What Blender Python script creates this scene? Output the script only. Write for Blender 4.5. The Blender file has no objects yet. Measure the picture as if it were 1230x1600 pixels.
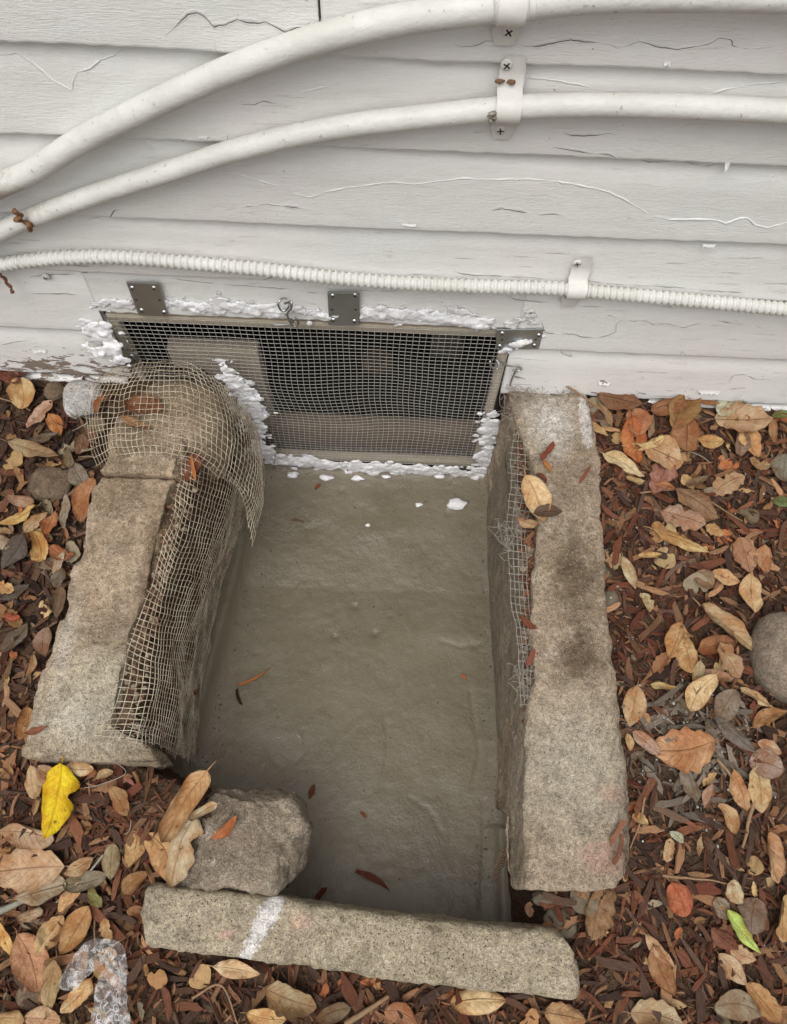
import bpy, bmesh, math, random
import numpy as np
from mathutils import Vector, Matrix

random.seed(7)
rng = np.random.default_rng(7)
SC = bpy.context.scene
COL = SC.collection

# ------------------------------------------------------------------ camera
FPX = 1200.0                       # focal length in pixels of the 1230 x 1600 photograph
PITCH, ROLL = math.radians(66), math.radians(2.4)
CAM = np.array([0.0, -0.96, 1.467])
_f = np.array([0, math.cos(PITCH), -math.sin(PITCH)])
_u0 = np.array([0, math.sin(PITCH), math.cos(PITCH)])
_r0 = np.array([1.0, 0, 0])
CR_ = math.cos(ROLL) * _r0 + math.sin(ROLL) * _u0
CU_ = -math.sin(ROLL) * _r0 + math.cos(ROLL) * _u0
cam = bpy.data.cameras.new('camera')
cam.sensor_fit = 'VERTICAL'; cam.sensor_height = 24; cam.lens = 24 * FPX / 1600
cam.clip_start = 0.02; cam.clip_end = 300
camo = bpy.data.objects.new('camera', cam); COL.objects.link(camo)
M = Matrix.Identity(4)
for i in range(3):
    M[i][0] = CR_[i]; M[i][1] = CU_[i]; M[i][2] = -_f[i]; M[i][3] = CAM[i]
camo.matrix_world = M
SC.camera = camo

# ------------------------------------------------------------------ sky, sun, exposure
SUN_EL, SUN_AZ = math.radians(67), math.radians(200)     # behind the photographer, high
w = bpy.data.worlds.new('World'); SC.world = w; w.use_nodes = True
nt = w.node_tree; nt.nodes.clear()
sky = nt.nodes.new('ShaderNodeTexSky'); sky.sky_type = 'NISHITA'; sky.sun_disc = False
sky.sun_elevation = SUN_EL; sky.sun_rotation = SUN_AZ
sky.dust_density = 6.0; sky.air_density = 1.5; sky.ozone_density = 0.6
hs = nt.nodes.new('ShaderNodeHueSaturation'); hs.inputs['Saturation'].default_value = 0.2
bg = nt.nodes.new('ShaderNodeBackground'); bg.inputs['Strength'].default_value = 0.14
out = nt.nodes.new('ShaderNodeOutputWorld')
nt.links.new(sky.outputs[0], hs.inputs['Color']); nt.links.new(hs.outputs[0], bg.inputs[0]); nt.links.new(bg.outputs[0], out.inputs[0])
sun = bpy.data.lights.new('sun', 'SUN'); sun.energy = 1.2; sun.angle = math.radians(50); sun.color = (1, 0.985, 0.96)
suno = bpy.data.objects.new('sun', sun); COL.objects.link(suno)
sd = Vector((math.sin(SUN_AZ) * math.cos(SUN_EL), math.cos(SUN_AZ) * math.cos(SUN_EL), math.sin(SUN_EL)))
suno.rotation_euler = sd.to_track_quat('Z', 'Y').to_euler(); suno.location = sd * 20
SC.view_settings.view_transform = 'Standard'; SC.view_settings.look = 'None'
SC.view_settings.gamma = 1.0; SC.view_settings.use_curve_mapping = False
SC.view_settings.exposure = -0.04
SC.cycles.max_bounces = 8

# ------------------------------------------------------------------ helpers
def ray(px, py):
    return (px - 615) / FPX * CR_ - (py - 800) / FPX * CU_ + _f
def atz(px, py, z=0.0):            # where the sight line through a photo pixel meets the level z
    v = ray(px, py); return CAM + v * ((z - CAM[2]) / v[2])
def aty(px, py, y=0.0):            # ... meets the upright plane y
    v = ray(px, py); return CAM + v * ((y - CAM[1]) / v[1])
def depth(p):
    return float(np.dot(np.asarray(p) - CAM, _f))
def lin(r, g, b):
    def c(v):
        v /= 255.0
        return v / 12.92 if v <= 0.04045 else ((v + 0.055) / 1.055) ** 2.4
    return (c(r), c(g), c(b), 1.0)

def _h(ix, iy, iz):
    h = (ix.astype(np.int64) * 374761393 + iy.astype(np.int64) * 668265263 + iz.astype(np.int64) * 2147483647) & 0xffffffff
    h = ((h ^ (h >> 13)) * 1274126177) & 0xffffffff
    h = ((h ^ (h >> 16)) * 2246822519) & 0xffffffff
    return ((h ^ (h >> 15)) & 0xffff) / 32767.5 - 1.0
def vnoise(P):
    P = np.atleast_2d(P).astype(float); I = np.floor(P).astype(np.int64); f = P - I
    u = f * f * (3 - 2 * f); r = 0
    for dx in (0, 1):
        wx = u[:, 0] if dx else 1 - u[:, 0]
        for dy in (0, 1):
            wy = u[:, 1] if dy else 1 - u[:, 1]
            for dz in (0, 1):
                wz = u[:, 2] if dz else 1 - u[:, 2]
                r = r + wx * wy * wz * _h(I[:, 0] + dx, I[:, 1] + dy, I[:, 2] + dz)
    return r
def fbm(P, s, o=4, g=0.5, off=0.0):
    P = np.atleast_2d(P).astype(float) * s + off; a = 1.0; r = 0; n = 0
    for k in range(o):
        r = r + a * vnoise(P + 17.3 * k); n += a; a *= g; P = P * 2.03
    return r / n
def sstep(a, b, x):
    t = np.clip((x - a) / (b - a), 0, 1); return t * t * (3 - 2 * t)

WLOC = {}
def link(o, parent=None, loc=(0, 0, 0)):
    COL.objects.link(o)
    if parent is not None:
        o.parent = parent; WLOC[o.name] = WLOC[parent.name]
    else:
        o.location = loc; WLOC[o.name] = np.array(loc, float)
    return o
def tag(o, label=None, cat=None, group=None, kind=None):
    if label: o['label'] = label
    if cat: o['category'] = cat
    if group: o['group'] = group
    if kind: o['kind'] = kind
    elif cat: o['kind'] = 'thing'
    return o
def empty(name, loc, label, cat, group=None):
    o = bpy.data.objects.new(name, None); o.empty_display_size = 0.05
    return tag(link(o, None, tuple(float(c) for c in loc)), label, cat, group)
def make_mesh(name, V, Fc, mats, smooth=True, mi=None, col=None, uv=None):
    me = bpy.data.meshes.new(name)
    V = np.asarray(V, float)
    if isinstance(Fc, np.ndarray):
        k = Fc.shape[1]; nf = len(Fc)
        me.vertices.add(len(V)); me.vertices.foreach_set('co', V.ravel())
        me.loops.add(nf * k); me.loops.foreach_set('vertex_index', Fc.astype(np.int32).ravel())
        me.polygons.add(nf); me.polygons.foreach_set('loop_start', np.arange(nf, dtype=np.int32) * k)
        me.polygons.foreach_set('loop_total', np.full(nf, k, dtype=np.int32))
    else:
        me.from_pydata([tuple(v) for v in V], [], [tuple(int(i) for i in f) for f in Fc]); nf = len(Fc)
    for m in (mats if isinstance(mats, (list, tuple)) else [mats]): me.materials.append(m)
    if mi is not None: me.polygons.foreach_set('material_index', np.asarray(mi, dtype=np.int32))
    me.update(calc_edges=True)
    me.polygons.foreach_set('use_smooth', np.full(nf, smooth, dtype=bool))
    if col is not None:
        a = me.attributes.new('tint', 'FLOAT_COLOR', 'POINT'); a.data.foreach_set('color', np.asarray(col, float).ravel())
    if uv is not None:
        a = me.attributes.new('st', 'FLOAT_VECTOR', 'POINT'); a.data.foreach_set('vector', np.asarray(uv, float).ravel())
    me.validate()
    return me
def mobj(name, V, Fc, mats, parent=None, smooth=True, mi=None, col=None, uv=None, base=True):
    V = np.asarray(V, float)
    if parent is not None: off = WLOC[parent.name]
    elif base:
        off = np.array([(V[:, 0].min() + V[:, 0].max()) / 2, (V[:, 1].min() + V[:, 1].max()) / 2, V[:, 2].min()])
    else: off = np.zeros(3)
    me = make_mesh(name, V - off, Fc, mats, smooth, mi, col, uv)
    return link(bpy.data.objects.new(name, me), parent, tuple(off))

def gridf(nu, nv):
    i = np.arange(nu - 1)[:, None] * nv + np.arange(nv - 1)[None, :]
    return np.stack([i, i + nv, i + nv + 1, i + 1], -1).reshape(-1, 4)
def normals(V, Q):
    n = np.zeros_like(V); fn = np.cross(V[Q[:, 2]] - V[Q[:, 0]], V[Q[:, -1]] - V[Q[:, 1]])
    for k in range(Q.shape[1]): np.add.at(n, Q[:, k], fn)
    return n / (np.linalg.norm(n, axis=1, keepdims=True) + 1e-12)
def merge(parts):
    Vs, Fs, o = [], [], 0
    for V, Fc in parts:
        Vs.append(V); Fs.append(Fc + o); o += len(V)
    return np.concatenate(Vs), np.concatenate(Fs)
def cr(pts, n):                     # Catmull-Rom through pts, n samples
    P = np.asarray(pts, float); P = np.vstack([2 * P[0] - P[1], P, 2 * P[-1] - P[-2]])
    t = np.linspace(0, len(P) - 3 - 1e-9, n); i = np.floor(t).astype(int); f = (t - i)[:, None]
    a, b, c, d = P[i], P[i + 1], P[i + 2], P[i + 3]
    return 0.5 * (2 * b + (c - a) * f + (2 * a - 5 * b + 4 * c - d) * f * f + (3 * b - a - 3 * c + d) * f ** 3)
def surf(ctrl):                     # smooth surface through a control net; returns S(a, b), a along rows, b along columns in 0..1
    C = np.asarray(ctrl, float)
    N = 60
    A = np.stack([cr(C[r], N) for r in range(C.shape[0])])           # rows x N
    B = np.stack([cr(A[:, k], N) for k in range(N)], 1)              # N x N
    la = np.r_[0, np.cumsum(np.linalg.norm(np.diff(B, axis=0), axis=2).mean(1))]; lb = np.r_[0, np.cumsum(np.linalg.norm(np.diff(B, axis=1), axis=2).mean(0))]
    ta = np.interp(np.linspace(0, la[-1], N), la, np.arange(N)); tb = np.interp(np.linspace(0, lb[-1], N), lb, np.arange(N))
    ia = np.minimum(ta.astype(int), N - 2); fa = (ta - ia)[:, None, None]; B = B[ia] * (1 - fa) + B[ia + 1] * fa
    ib = np.minimum(tb.astype(int), N - 2); fb = (tb - ib)[None, :, None]; B = B[:, ib] * (1 - fb) + B[:, ib + 1] * fb
    def S(a, b):
        a = np.asarray(a, float) * (N - 1); b = np.asarray(b, float) * (N - 1)
        i = np.clip(np.floor(a).astype(int), 0, N - 2); j = np.clip(np.floor(b).astype(int), 0, N - 2); f = (a - i)[..., None]; g = (b - j)[..., None]
        return B[i, j] * (1 - f) * (1 - g) + B[i + 1, j] * f * (1 - g) + B[i, j + 1] * (1 - f) * g + B[i + 1, j + 1] * f * g
    return S
def tube(P, r, sides=6, caps=True):
    P = np.asarray(P, float); n = len(P); r = np.broadcast_to(np.asarray(r, float), (n,))
    T = np.gradient(P, axis=0); T /= np.linalg.norm(T, axis=1, keepdims=True) + 1e-12
    up = np.array([0, 0, 1.0]) if abs(T[0, 2]) < 0.9 else np.array([1.0, 0, 0])
    N = np.zeros_like(P); v = np.cross(T[0], up); v /= np.linalg.norm(v) + 1e-12; N[0] = v
    for i in range(1, n):
        v = N[i - 1] - T[i] * np.dot(N[i - 1], T[i]); N[i] = v / (np.linalg.norm(v) + 1e-12)
    B = np.cross(T, N)
    a = np.linspace(0, 2 * math.pi, sides, endpoint=False)
    V = P[:, None] + r[:, None, None] * (np.cos(a)[None, :, None] * N[:, None] + np.sin(a)[None, :, None] * B[:, None])
    V = V.reshape(-1, 3)
    i = np.arange(n - 1)[:, None] * sides; k = np.arange(sides)[None, :]; k2 = (k + 1) % sides
    Q = np.stack([i + k, i + sides + k, i + sides + k2, i + k2], -1).reshape(-1, 4)
    if caps:
        L = (n - 1) * sides; e = [[0, k, k + 1, k + 2] for k in range(1, sides - 2, 2)]
        if sides % 2: e.append([0, 0, sides - 2, sides - 1])
        e = np.array(e); e2 = (L + e)[:, ::-1]
        if sides % 2 == 0: Q = np.vstack([Q, e, e2])
    return V, Q
def rbox(h, res, r):                # rounded box, half sizes h, welded quads
    h = np.asarray(h, float); Vs, Qs, o = [], [], 0
    for ax in range(3):
        a, b = (ax + 1) % 3, (ax + 2) % 3
        na = max(2, int(round(2 * h[a] / res)) + 1); nb = max(2, int(round(2 * h[b] / res)) + 1)
        ga, gb = np.meshgrid(np.linspace(-h[a], h[a], na), np.linspace(-h[b], h[b], nb), indexing='ij')
        for s in (-1, 1):
            V = np.zeros((na * nb, 3)); V[:, a] = ga.ravel(); V[:, b] = gb.ravel(); V[:, ax] = s * h[ax]
            Q = gridf(na, nb)
            if s < 0: Q = Q[:, ::-1]
            Vs.append(V); Qs.append(Q + o); o += len(V)
    V = np.concatenate(Vs); Q = np.concatenate(Qs)
    _, idx, inv = np.unique(np.round(V / 1e-6).astype(np.int64), axis=0, return_index=True, return_inverse=True)
    V = V[idx]; Q = inv.ravel()[Q]
    c = np.clip(V, -(h - r), h - r); d = V - c; L = np.linalg.norm(d, axis=1, keepdims=True)
    V = np.where(L > 1e-9, c + d / np.maximum(L, 1e-9) * r, V)
    return V, Q
def boxv(lo, hi):
    lo = np.asarray(lo, float); hi = np.asarray(hi, float)
    V = np.array([[x, y, z] for x in (lo[0], hi[0]) for y in (lo[1], hi[1]) for z in (lo[2], hi[2])])
    Q = np.array([[0, 1, 3, 2], [4, 6, 7, 5], [0, 4, 5, 1], [2, 3, 7, 6], [0, 2, 6, 4], [1, 5, 7, 3]])
    return V, Q
def bevbox(lo, hi, r=0.002, res=None):
    lo = np.asarray(lo, float); hi = np.asarray(hi, float); h = (hi - lo) / 2
    r = min(r, h.min() * 0.9)
    V, Q = [], []
    cs = [np.unique([-a, -(a - r), a - r, a]) for a in h]
    Vs, Qs, o = [], [], 0
    for ax in range(3):
        a, b = (ax + 1) % 3, (ax + 2) % 3
        ga, gb = np.meshgrid(cs[a], cs[b], indexing='ij')
        for s in (-1, 1):
            v = np.zeros((ga.size, 3)); v[:, a] = ga.ravel(); v[:, b] = gb.ravel(); v[:, ax] = s * h[ax]
            q = gridf(*ga.shape)
            if s < 0: q = q[:, ::-1]
            Vs.append(v); Qs.append(q + o); o += len(v)
    V = np.concatenate(Vs); Q = np.concatenate(Qs)
    c = np.clip(V, -(h - r), h - r); d = V - c; L = np.linalg.norm(d, axis=1, keepdims=True)
    V = np.where(L > 1e-9, c + d / np.maximum(L, 1e-9) * r, V)
    _, idx, inv = np.unique(np.round(V / 1e-7).astype(np.int64), axis=0, return_index=True, return_inverse=True)
    return V[idx] + (lo + hi) / 2, inv.ravel()[Q]
def ico(sub=2):
    bm = bmesh.new(); bmesh.ops.create_icosphere(bm, subdivisions=sub, radius=1.0)
    V = np.array([v.co[:] for v in bm.verts]); T = np.array([[v.index for v in f.verts] for f in bm.faces]); bm.free()
    return V, T

# ------------------------------------------------------------------ material kit
class NT:
    def __init__(s, name):
        s.m = bpy.data.materials.new(name); s.m.use_nodes = True; s.t = s.m.node_tree; s.n = s.t.nodes
        s.b = s.n['Principled BSDF']; s.out = s.n['Material Output']
        s.b.inputs['Roughness'].default_value = 0.85
        s.b.inputs['Specular IOR Level'].default_value = 0.3
    def new(s, ty, **k):
        n = s.n.new(ty)
        for a, v in k.items(): setattr(n, a, v)
        return n
    def put(s, sock, v):
        if hasattr(v, 'is_output'): s.t.links.new(v, sock)
        else: sock.default_value = v
    def pos(s): return s.new('ShaderNodeNewGeometry').outputs['Position']
    def objc(s): return s.new('ShaderNodeTexCoord').outputs['Object']
    def scale(s, vec, sc):
        n = s.new('ShaderNodeMapping'); s.put(n.inputs[0], vec); n.inputs['Scale'].default_value = sc; return n.outputs[0]
    def noise(s, vec, scale, detail=4, rough=0.55, dist=0.0):
        n = s.new('ShaderNodeTexNoise'); s.put(n.inputs['Vector'], vec); n.inputs['Scale'].default_value = scale
        n.inputs['Detail'].default_value = detail; n.inputs['Roughness'].default_value = rough; n.inputs['Distortion'].default_value = dist
        return n.outputs[0]
    def voro(s, vec, scale, feature='F1', rand=1.0):
        n = s.new('ShaderNodeTexVoronoi', feature=feature); s.put(n.inputs['Vector'], vec); n.inputs['Scale'].default_value = scale
        n.inputs['Randomness'].default_value = rand; return n
    def ramp(s, fac, stops, interp='LINEAR'):
        n = s.new('ShaderNodeValToRGB'); s.put(n.inputs[0], fac); e = n.color_ramp; e.interpolation = interp
        while len(e.elements) < len(stops): e.elements.new(0.5)
        for k, (p, c) in enumerate(stops):
            e.elements[k].position = p
            e.elements[k].color = c if hasattr(c, '__len__') else (c, c, c, 1)
        return n.outputs[0]
    def mix(s, fac, a, b, mode='MIX'):
        n = s.new('ShaderNodeMix', data_type='RGBA', blend_type=mode)
        s.put(n.inputs[0], fac); s.put(n.inputs[6], a); s.put(n.inputs[7], b); return n.outputs[2]
    def math(s, op, a, b=0.0, c=None, clamp=False):
        n = s.new('ShaderNodeMath', operation=op, use_clamp=clamp); s.put(n.inputs[0], a); s.put(n.inputs[1], b)
        if c is not None: s.put(n.inputs[2], c)
        return n.outputs[0]
    def blob(s, vec, centre, rad, soft=0.5, nz=None, amp=0.0):    # 1 inside a spot of radius rad (x, y, z radii allowed)
        rr = rad if hasattr(rad, '__len__') else (rad,) * 3
        n = s.new('ShaderNodeVectorMath', operation='SUBTRACT'); s.put(n.inputs[0], vec); n.inputs[1].default_value = centre
        d = s.new('ShaderNodeVectorMath', operation='DIVIDE'); s.put(d.inputs[0], n.outputs[0]); d.inputs[1].default_value = rr
        L = s.new('ShaderNodeVectorMath', operation='LENGTH'); s.put(L.inputs[0], d.outputs[0]); v = L.outputs['Value']
        if nz is not None: v = s.math('ADD', v, s.math('MULTIPLY', s.math('SUBTRACT', nz, 0.5), amp))
        return s.ramp(v, [(max(0.0, 1 - soft), 1.0), (1.0, 0.0)])
    def bump(s, h, strength, dist, nrm=None):
        n = s.new('ShaderNodeBump'); s.put(n.inputs['Height'], h); n.inputs['Strength'].default_value = strength
        n.inputs['Distance'].default_value = dist
        if nrm is not None: s.put(n.inputs['Normal'], nrm)
        return n.outputs[0]
    def fin(s, col=None, rough=None, nrm=None, **k):
        if col is not None: s.put(s.b.inputs['Base Color'], col)
        if rough is not None: s.put(s.b.inputs['Roughness'], rough)
        if nrm is not None: s.put(s.b.inputs['Normal'], nrm)
        for a, v in k.items(): s.put(s.b.inputs[a.replace('_', ' ')], v)
        return s.m
MT = {}

def m_paint():
    s = NT('white_paint'); p = s.pos()
    st = s.scale(p, (1.0, 1.0, 6.0))
    big = s.noise(p, 3.0, 3); med = s.noise(p, 28, 5, 0.6); grain = s.noise(s.scale(p, (1, 1, 9)), 55, 5, 0.65)
    c = s.mix(s.ramp(big, [(0.35, 0.0), (0.7, 1.0)]), lin(227, 228, 224), lin(230, 226, 223))
    c = s.mix(s.ramp(s.noise(st, 9, 5, 0.7), [(0.48, 0.0), (0.75, 0.4)]), c, lin(204, 204, 198))
    # dust and grime, small dark flecks
    fl = s.ramp(s.noise(p, 160, 2, 0.5), [(0.73, 0.0), (0.78, 1.0)])
    fl = s.math('MULTIPLY', fl, s.ramp(s.noise(p, 7, 2), [(0.45, 0.0), (0.6, 0.8)]))
    c = s.mix(fl, c, lin(120, 108, 95))
    # peeled paint near the bottom boards: grey weathered wood under it
    sx = s.new('ShaderNodeSeparateXYZ'); s.put(sx.inputs[0], p)
    low = s.ramp(s.math('ADD', s.math('MULTIPLY', sx.outputs[2], 3.0), 0.0), [(0.0, 1.0), (0.5, 0.0)])
    left = s.blob(p, (-0.72, -0.01, 0.045), (0.22, 0.3, 0.085), 0.9)
    pe = s.noise(s.scale(p, (1, 1, 3.2)), 22, 6, 0.7, 0.6)
    edge = s.math('ADD', s.math('MULTIPLY', low, 0.105), s.math('MULTIPLY', left, 0.2))
    mask = s.ramp(s.math('ADD', pe, edge), [(0.715, 0.0), (0.728, 1.0)])
    wood = s.mix(s.noise(s.scale(p, (1, 1, 14)), 30, 5, 0.7), lin(92, 76, 62), lin(160, 146, 132))
    c = s.mix(mask, c, wood)
    gcr = s.noise(s.scale(p, (0.10, 0.10, 1.6)), 95, 4, 0.6); lowz = s.ramp(sx.outputs[2], [(0.0, 1.0), (0.42, 0.85), (0.5, 0.25), (1.0, 0.2)])
    gm = s.math('MULTIPLY', s.ramp(gcr, [(0.645, 0.0), (0.665, 1.0)]), s.math('MULTIPLY', lowz, s.ramp(s.noise(p, 6, 4, 0.6), [(0.46, 0.0), (0.56, 1.0)])))
    c = s.mix(s.math('MULTIPLY', gm, 0.6), c, lin(140, 132, 120))
    h = s.math('ADD', s.math('MULTIPLY', med, 0.5), s.math('MULTIPLY', grain, 0.4)); h = s.math('SUBTRACT', h, s.math('MULTIPLY', gm, 0.8))
    h = s.math('ADD', h, s.math('MULTIPLY', mask, -0.9))
    fine = s.noise(s.scale(p, (1, 1, 3)), 260, 3, 0.6)
    n1 = s.bump(h, 0.5, 0.006); n2 = s.bump(fine, 0.35, 0.0016, n1)
    return s.fin(c, s.math('MULTIPLY_ADD', mask, 0.3, 0.5), n2)
def m_pipe():
    s = NT('conduit_paint'); p = s.pos()
    c = s.mix(s.ramp(s.noise(p, 14, 4), [(0.4, 0.0), (0.7, 1.0)]), lin(214, 214, 208), lin(202, 201, 194))
    sp = s.ramp(s.noise(p, 110, 3, 0.6), [(0.66, 0.0), (0.70, 1.0)])
    c = s.mix(s.ramp(s.noise(s.scale(p, (1, 1, 4)), 30, 6, 0.75), [(0.5, 0.0), (0.75, 0.35)]), c, lin(186, 182, 170))
    c = s.mix(s.math('MULTIPLY', sp, 0.55), c, lin(140, 122, 100))
    dirt = s.blob(p, tuple(aty(15, 298, -0.03)), 0.06, 0.8, s.noise(p, 60, 5, 0.7), 1.6)
    c = s.mix(s.math('MULTIPLY', dirt, 0.8), c, lin(150, 135, 115))
    return s.fin(c, 0.42, s.bump(s.noise(p, 55, 5, 0.65), 0.5, 0.004))
def m_concrete(name, cA, cB, cLight, spots=(), sand=1.0, agg=0.5, white=None, pinks=()):
    s = NT(name); p = s.pos()
    big = s.noise(p, 7, 5, 0.6); mid = s.noise(p, 38, 5, 0.65); fine = s.noise(p, 220, 4, 0.7); vf = s.noise(p, 700, 2, 0.6)
    c = s.mix(s.ramp(big, [(0.35, 0.0), (0.68, 1.0)]), cA, cB)
    c = s.mix(s.ramp(mid, [(0.54, 0.0), (0.76, 0.75)]), c, cLight)
    c = s.mix(s.ramp(fine, [(0.55, 0.0), (0.75, 0.5)]), c, tuple(x * 0.45 for x in cA[:3]) + (1,))
    sp1 = s.noise(p, 130, 6, 0.8); sp2 = s.noise(p, 430, 3, 0.6); sp3 = s.noise(p, 24, 6, 0.7)
    for (pt, rad, col, amt) in spots:
        bl = s.blob(p, pt, rad, 0.75, mid, 1.1); c = s.mix(s.math('MULTIPLY', bl, amt), c, col)
    # sand grains and pebbles of the aggregate
    vo = s.voro(p, 260); ag = s.ramp(vo.outputs['Distance'], [(0.22, 1.0), (0.34, 0.0)])
    hv = s.new('ShaderNodeSeparateColor'); s.put(hv.inputs[0], vo.outputs['Color'])
    pick = s.ramp(hv.outputs[0], [(0.72, 0.0), (0.76, 1.0)])
    pale = s.mix(hv.outputs[1], cLight, lin(214, 204, 188))
    c = s.mix(s.math('MULTIPLY', s.math('MULTIPLY', ag, pick), agg), c, pale)
    dk = s.ramp(hv.outputs[2], [(0.86, 0.0), (0.9, 1.0)])
    c = s.mix(s.math('MULTIPLY', s.math('MULTIPLY', ag, dk), agg), c, lin(62, 52, 46))
    pits = s.ramp(s.noise(p, 330, 2, 0.5), [(0.30, 1.0), (0.36, 0.0)])
    c = s.mix(s.math('MULTIPLY', pits, 0.7), c, tuple(x * 0.3 for x in cA[:3]) + (1,))
    for (pt, rad, col, amt) in pinks:
        bl = s.blob(p, pt, rad, 0.3, s.noise(p, 110, 5, 0.75), 1.9); c = s.mix(s.math('MULTIPLY', bl, amt), c, col)
    k1 = s.ramp(sp1, [(0.36, 0.58), (0.49, 0.96), (0.64, 1.28)]); k2 = s.ramp(sp2, [(0.34, 0.74), (0.5, 1.0), (0.66, 1.24)]); k3 = s.ramp(sp3, [(0.36, 0.74), (0.5, 0.97), (0.66, 1.16)]); c = s.mix(1.0, c, k3, 'MULTIPLY')
    amt_ = 0.5 + 0.5 * min(1.0, sand); c = s.mix(amt_, c, s.mix(1.0, c, k1, 'MULTIPLY')); c = s.mix(amt_, c, s.mix(1.0, c, k2, 'MULTIPLY'))
    h = s.math('ADD', s.math('MULTIPLY', fine, 0.6), s.math('MULTIPLY', ag, 0.35 * agg)); h = s.math('ADD', h, s.math('MULTIPLY', sp1, 0.8))
    h = s.math('SUBTRACT', h, s.math('MULTIPLY', pits, 0.5))
    n1 = s.bump(mid, 0.8, 0.012); n2 = s.bump(h, 0.9 * sand, 0.005, n1); n3 = s.bump(vf, 0.4 * sand, 0.0012, n2)
    return s.fin(c, 0.92, n3, Specular_IOR_Level=0.15)
def m_wetfloor():
    s = NT('fresh_concrete'); p = s.pos()
    big = s.noise(p, 4.5, 4, 0.55); mid = s.noise(p, 26, 5, 0.6); fine = s.noise(p, 170, 4, 0.65)
    c = s.mix(s.ramp(big, [(0.3, 0.0), (0.7, 1.0)]), lin(107, 99, 82), lin(119, 110, 92))
    c = s.mix(s.ramp(mid, [(0.5, 0.0), (0.75, 0.5)]), c, lin(104, 99, 84))
    c = s.mix(s.ramp(s.noise(p, 300, 2), [(0.66, 0.0), (0.70, 0.7)]), c, lin(62, 58, 50)); c = s.mix(s.ramp(s.noise(p, 13, 6, 0.7), [(0.5, 0.0), (0.7, 0.4)]), c, lin(132, 124, 108)); c = s.mix(s.ramp(s.noise(p, 420, 2), [(0.7, 0.0), (0.73, 0.7)]), c, lin(170, 164, 150))
    dm = s.blob(p, tuple(atz(585, 990, -0.4)), 0.03, 0.9, mid, 0.8); c = s.mix(s.math('MULTIPLY', dm, 0.5), c, lin(92, 88, 78))
    ri = s.noise(s.scale(p, (1.0, 2.6, 1)), 14, 4, 0.6, 0.8)
    st2 = s.noise(p, 100, 4, 0.6, 0.2); n1 = s.bump(ri, 0.10, 0.006); n2 = s.bump(mid, 0.4, 0.006, n1); n2 = s.bump(st2, 0.28, 0.004, n2); n3 = s.bump(fine, 0.45, 0.003, n2)
    ro = s.ramp(s.noise(p, 9, 4), [(0.35, 0.24), (0.65, 0.42)])
    return s.fin(c, ro, n3, Specular_IOR_Level=0.5)
def m_soil():
    s = NT('soil'); p = s.pos()
    c = s.mix(s.noise(p, 12, 6, 0.7), lin(60, 47, 38), lin(108, 86, 68))
    c = s.mix(s.ramp(s.noise(p, 90, 4, 0.7), [(0.5, 0.0), (0.75, 0.7)]), c, lin(122, 100, 82))
    c = s.mix(s.ramp(s.noise(p, 200, 3), [(0.35, 0.8), (0.45, 0.0)]), c, lin(30, 24, 20))
    h = s.math('ADD', s.noise(p, 60, 6, 0.7), s.math('MULTIPLY', s.noise(p, 220, 3), 0.4))
    return s.fin(c, 0.95, s.bump(h, 1.0, 0.012), Specular_IOR_Level=0.1)
def m_wood(name, a, b, sc=(1, 12, 12), dirt=0.3):
    s = NT(name); p = s.pos()
    g = s.noise(s.scale(p, sc), 14, 6, 0.7, 0.5)
    c = s.mix(g, a, b)
    c = s.mix(s.math('MULTIPLY', s.ramp(s.noise(p, 40, 4), [(0.5, 0), (0.7, 1)]), dirt), c, lin(70, 58, 46))
    return s.fin(c, 0.85, s.bump(g, 0.5, 0.003))
def m_chipmass():
    s = NT('mulch_mass'); at = s.new('ShaderNodeAttribute', attribute_name='tint'); st = s.new('ShaderNodeAttribute', attribute_name='st')
    g = s.noise(s.scale(st.outputs['Vector'], (1, 14, 1)), 70, 5, 0.7); b = s.noise(st.outputs['Vector'], 60, 3)
    k = s.ramp(g, [(0.3, 0.42), (0.55, 0.95), (0.72, 1.25)]); c = s.mix(1.0, at.outputs['Color'], k, 'MULTIPLY')
    c = s.mix(s.ramp(b, [(0.55, 0.0), (0.75, 0.5)]), c, s.mix(1.0, c, lin(170, 160, 150), 'MULTIPLY'))
    return s.fin(c, 0.85, s.bump(g, 0.9, 0.003), Specular_IOR_Level=0.2)
def m_tint(name, rough=0.8, var=0.35, grain=(1, 1, 1), sc=120, bd=0.002):
    s = NT(name); at = s.new('ShaderNodeAttribute', attribute_name='tint')
    p = s.pos(); g = s.noise(s.scale(p, grain), sc, 5, 0.7)
    c = s.mix(s.ramp(g, [(0.25, 1 - var), (0.75, 1 + var)]), (0, 0, 0, 1), at.outputs['Color'])
    k = s.ramp(g, [(0.3, 1 - var), (0.7, 1.0)]); c = s.mix(1.0, at.outputs['Color'], k, 'MULTIPLY')
    return s.fin(c, rough, s.bump(g, 0.6, bd), Specular_IOR_Level=0.2)
def m_chip():
    s = NT('mulch_chip'); oi = s.new('ShaderNodeObjectInfo'); q = s.objc()
    rv = s.math('MULTIPLY', oi.outputs['Random'], 9.0); ad = s.new('ShaderNodeVectorMath', operation='ADD'); s.put(ad.inputs[0], q); s.put(ad.inputs[1], rv)
    g = s.noise(s.scale(ad.outputs[0], (1, 12, 12)), 60, 6, 0.75)
    k = s.ramp(g, [(0.3, 0.38), (0.55, 0.95), (0.72, 1.25)]); c = s.mix(1.0, oi.outputs['Color'], k, 'MULTIPLY')
    return s.fin(c, 0.85, s.bump(g, 0.8, 0.002), Specular_IOR_Level=0.2)
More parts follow.
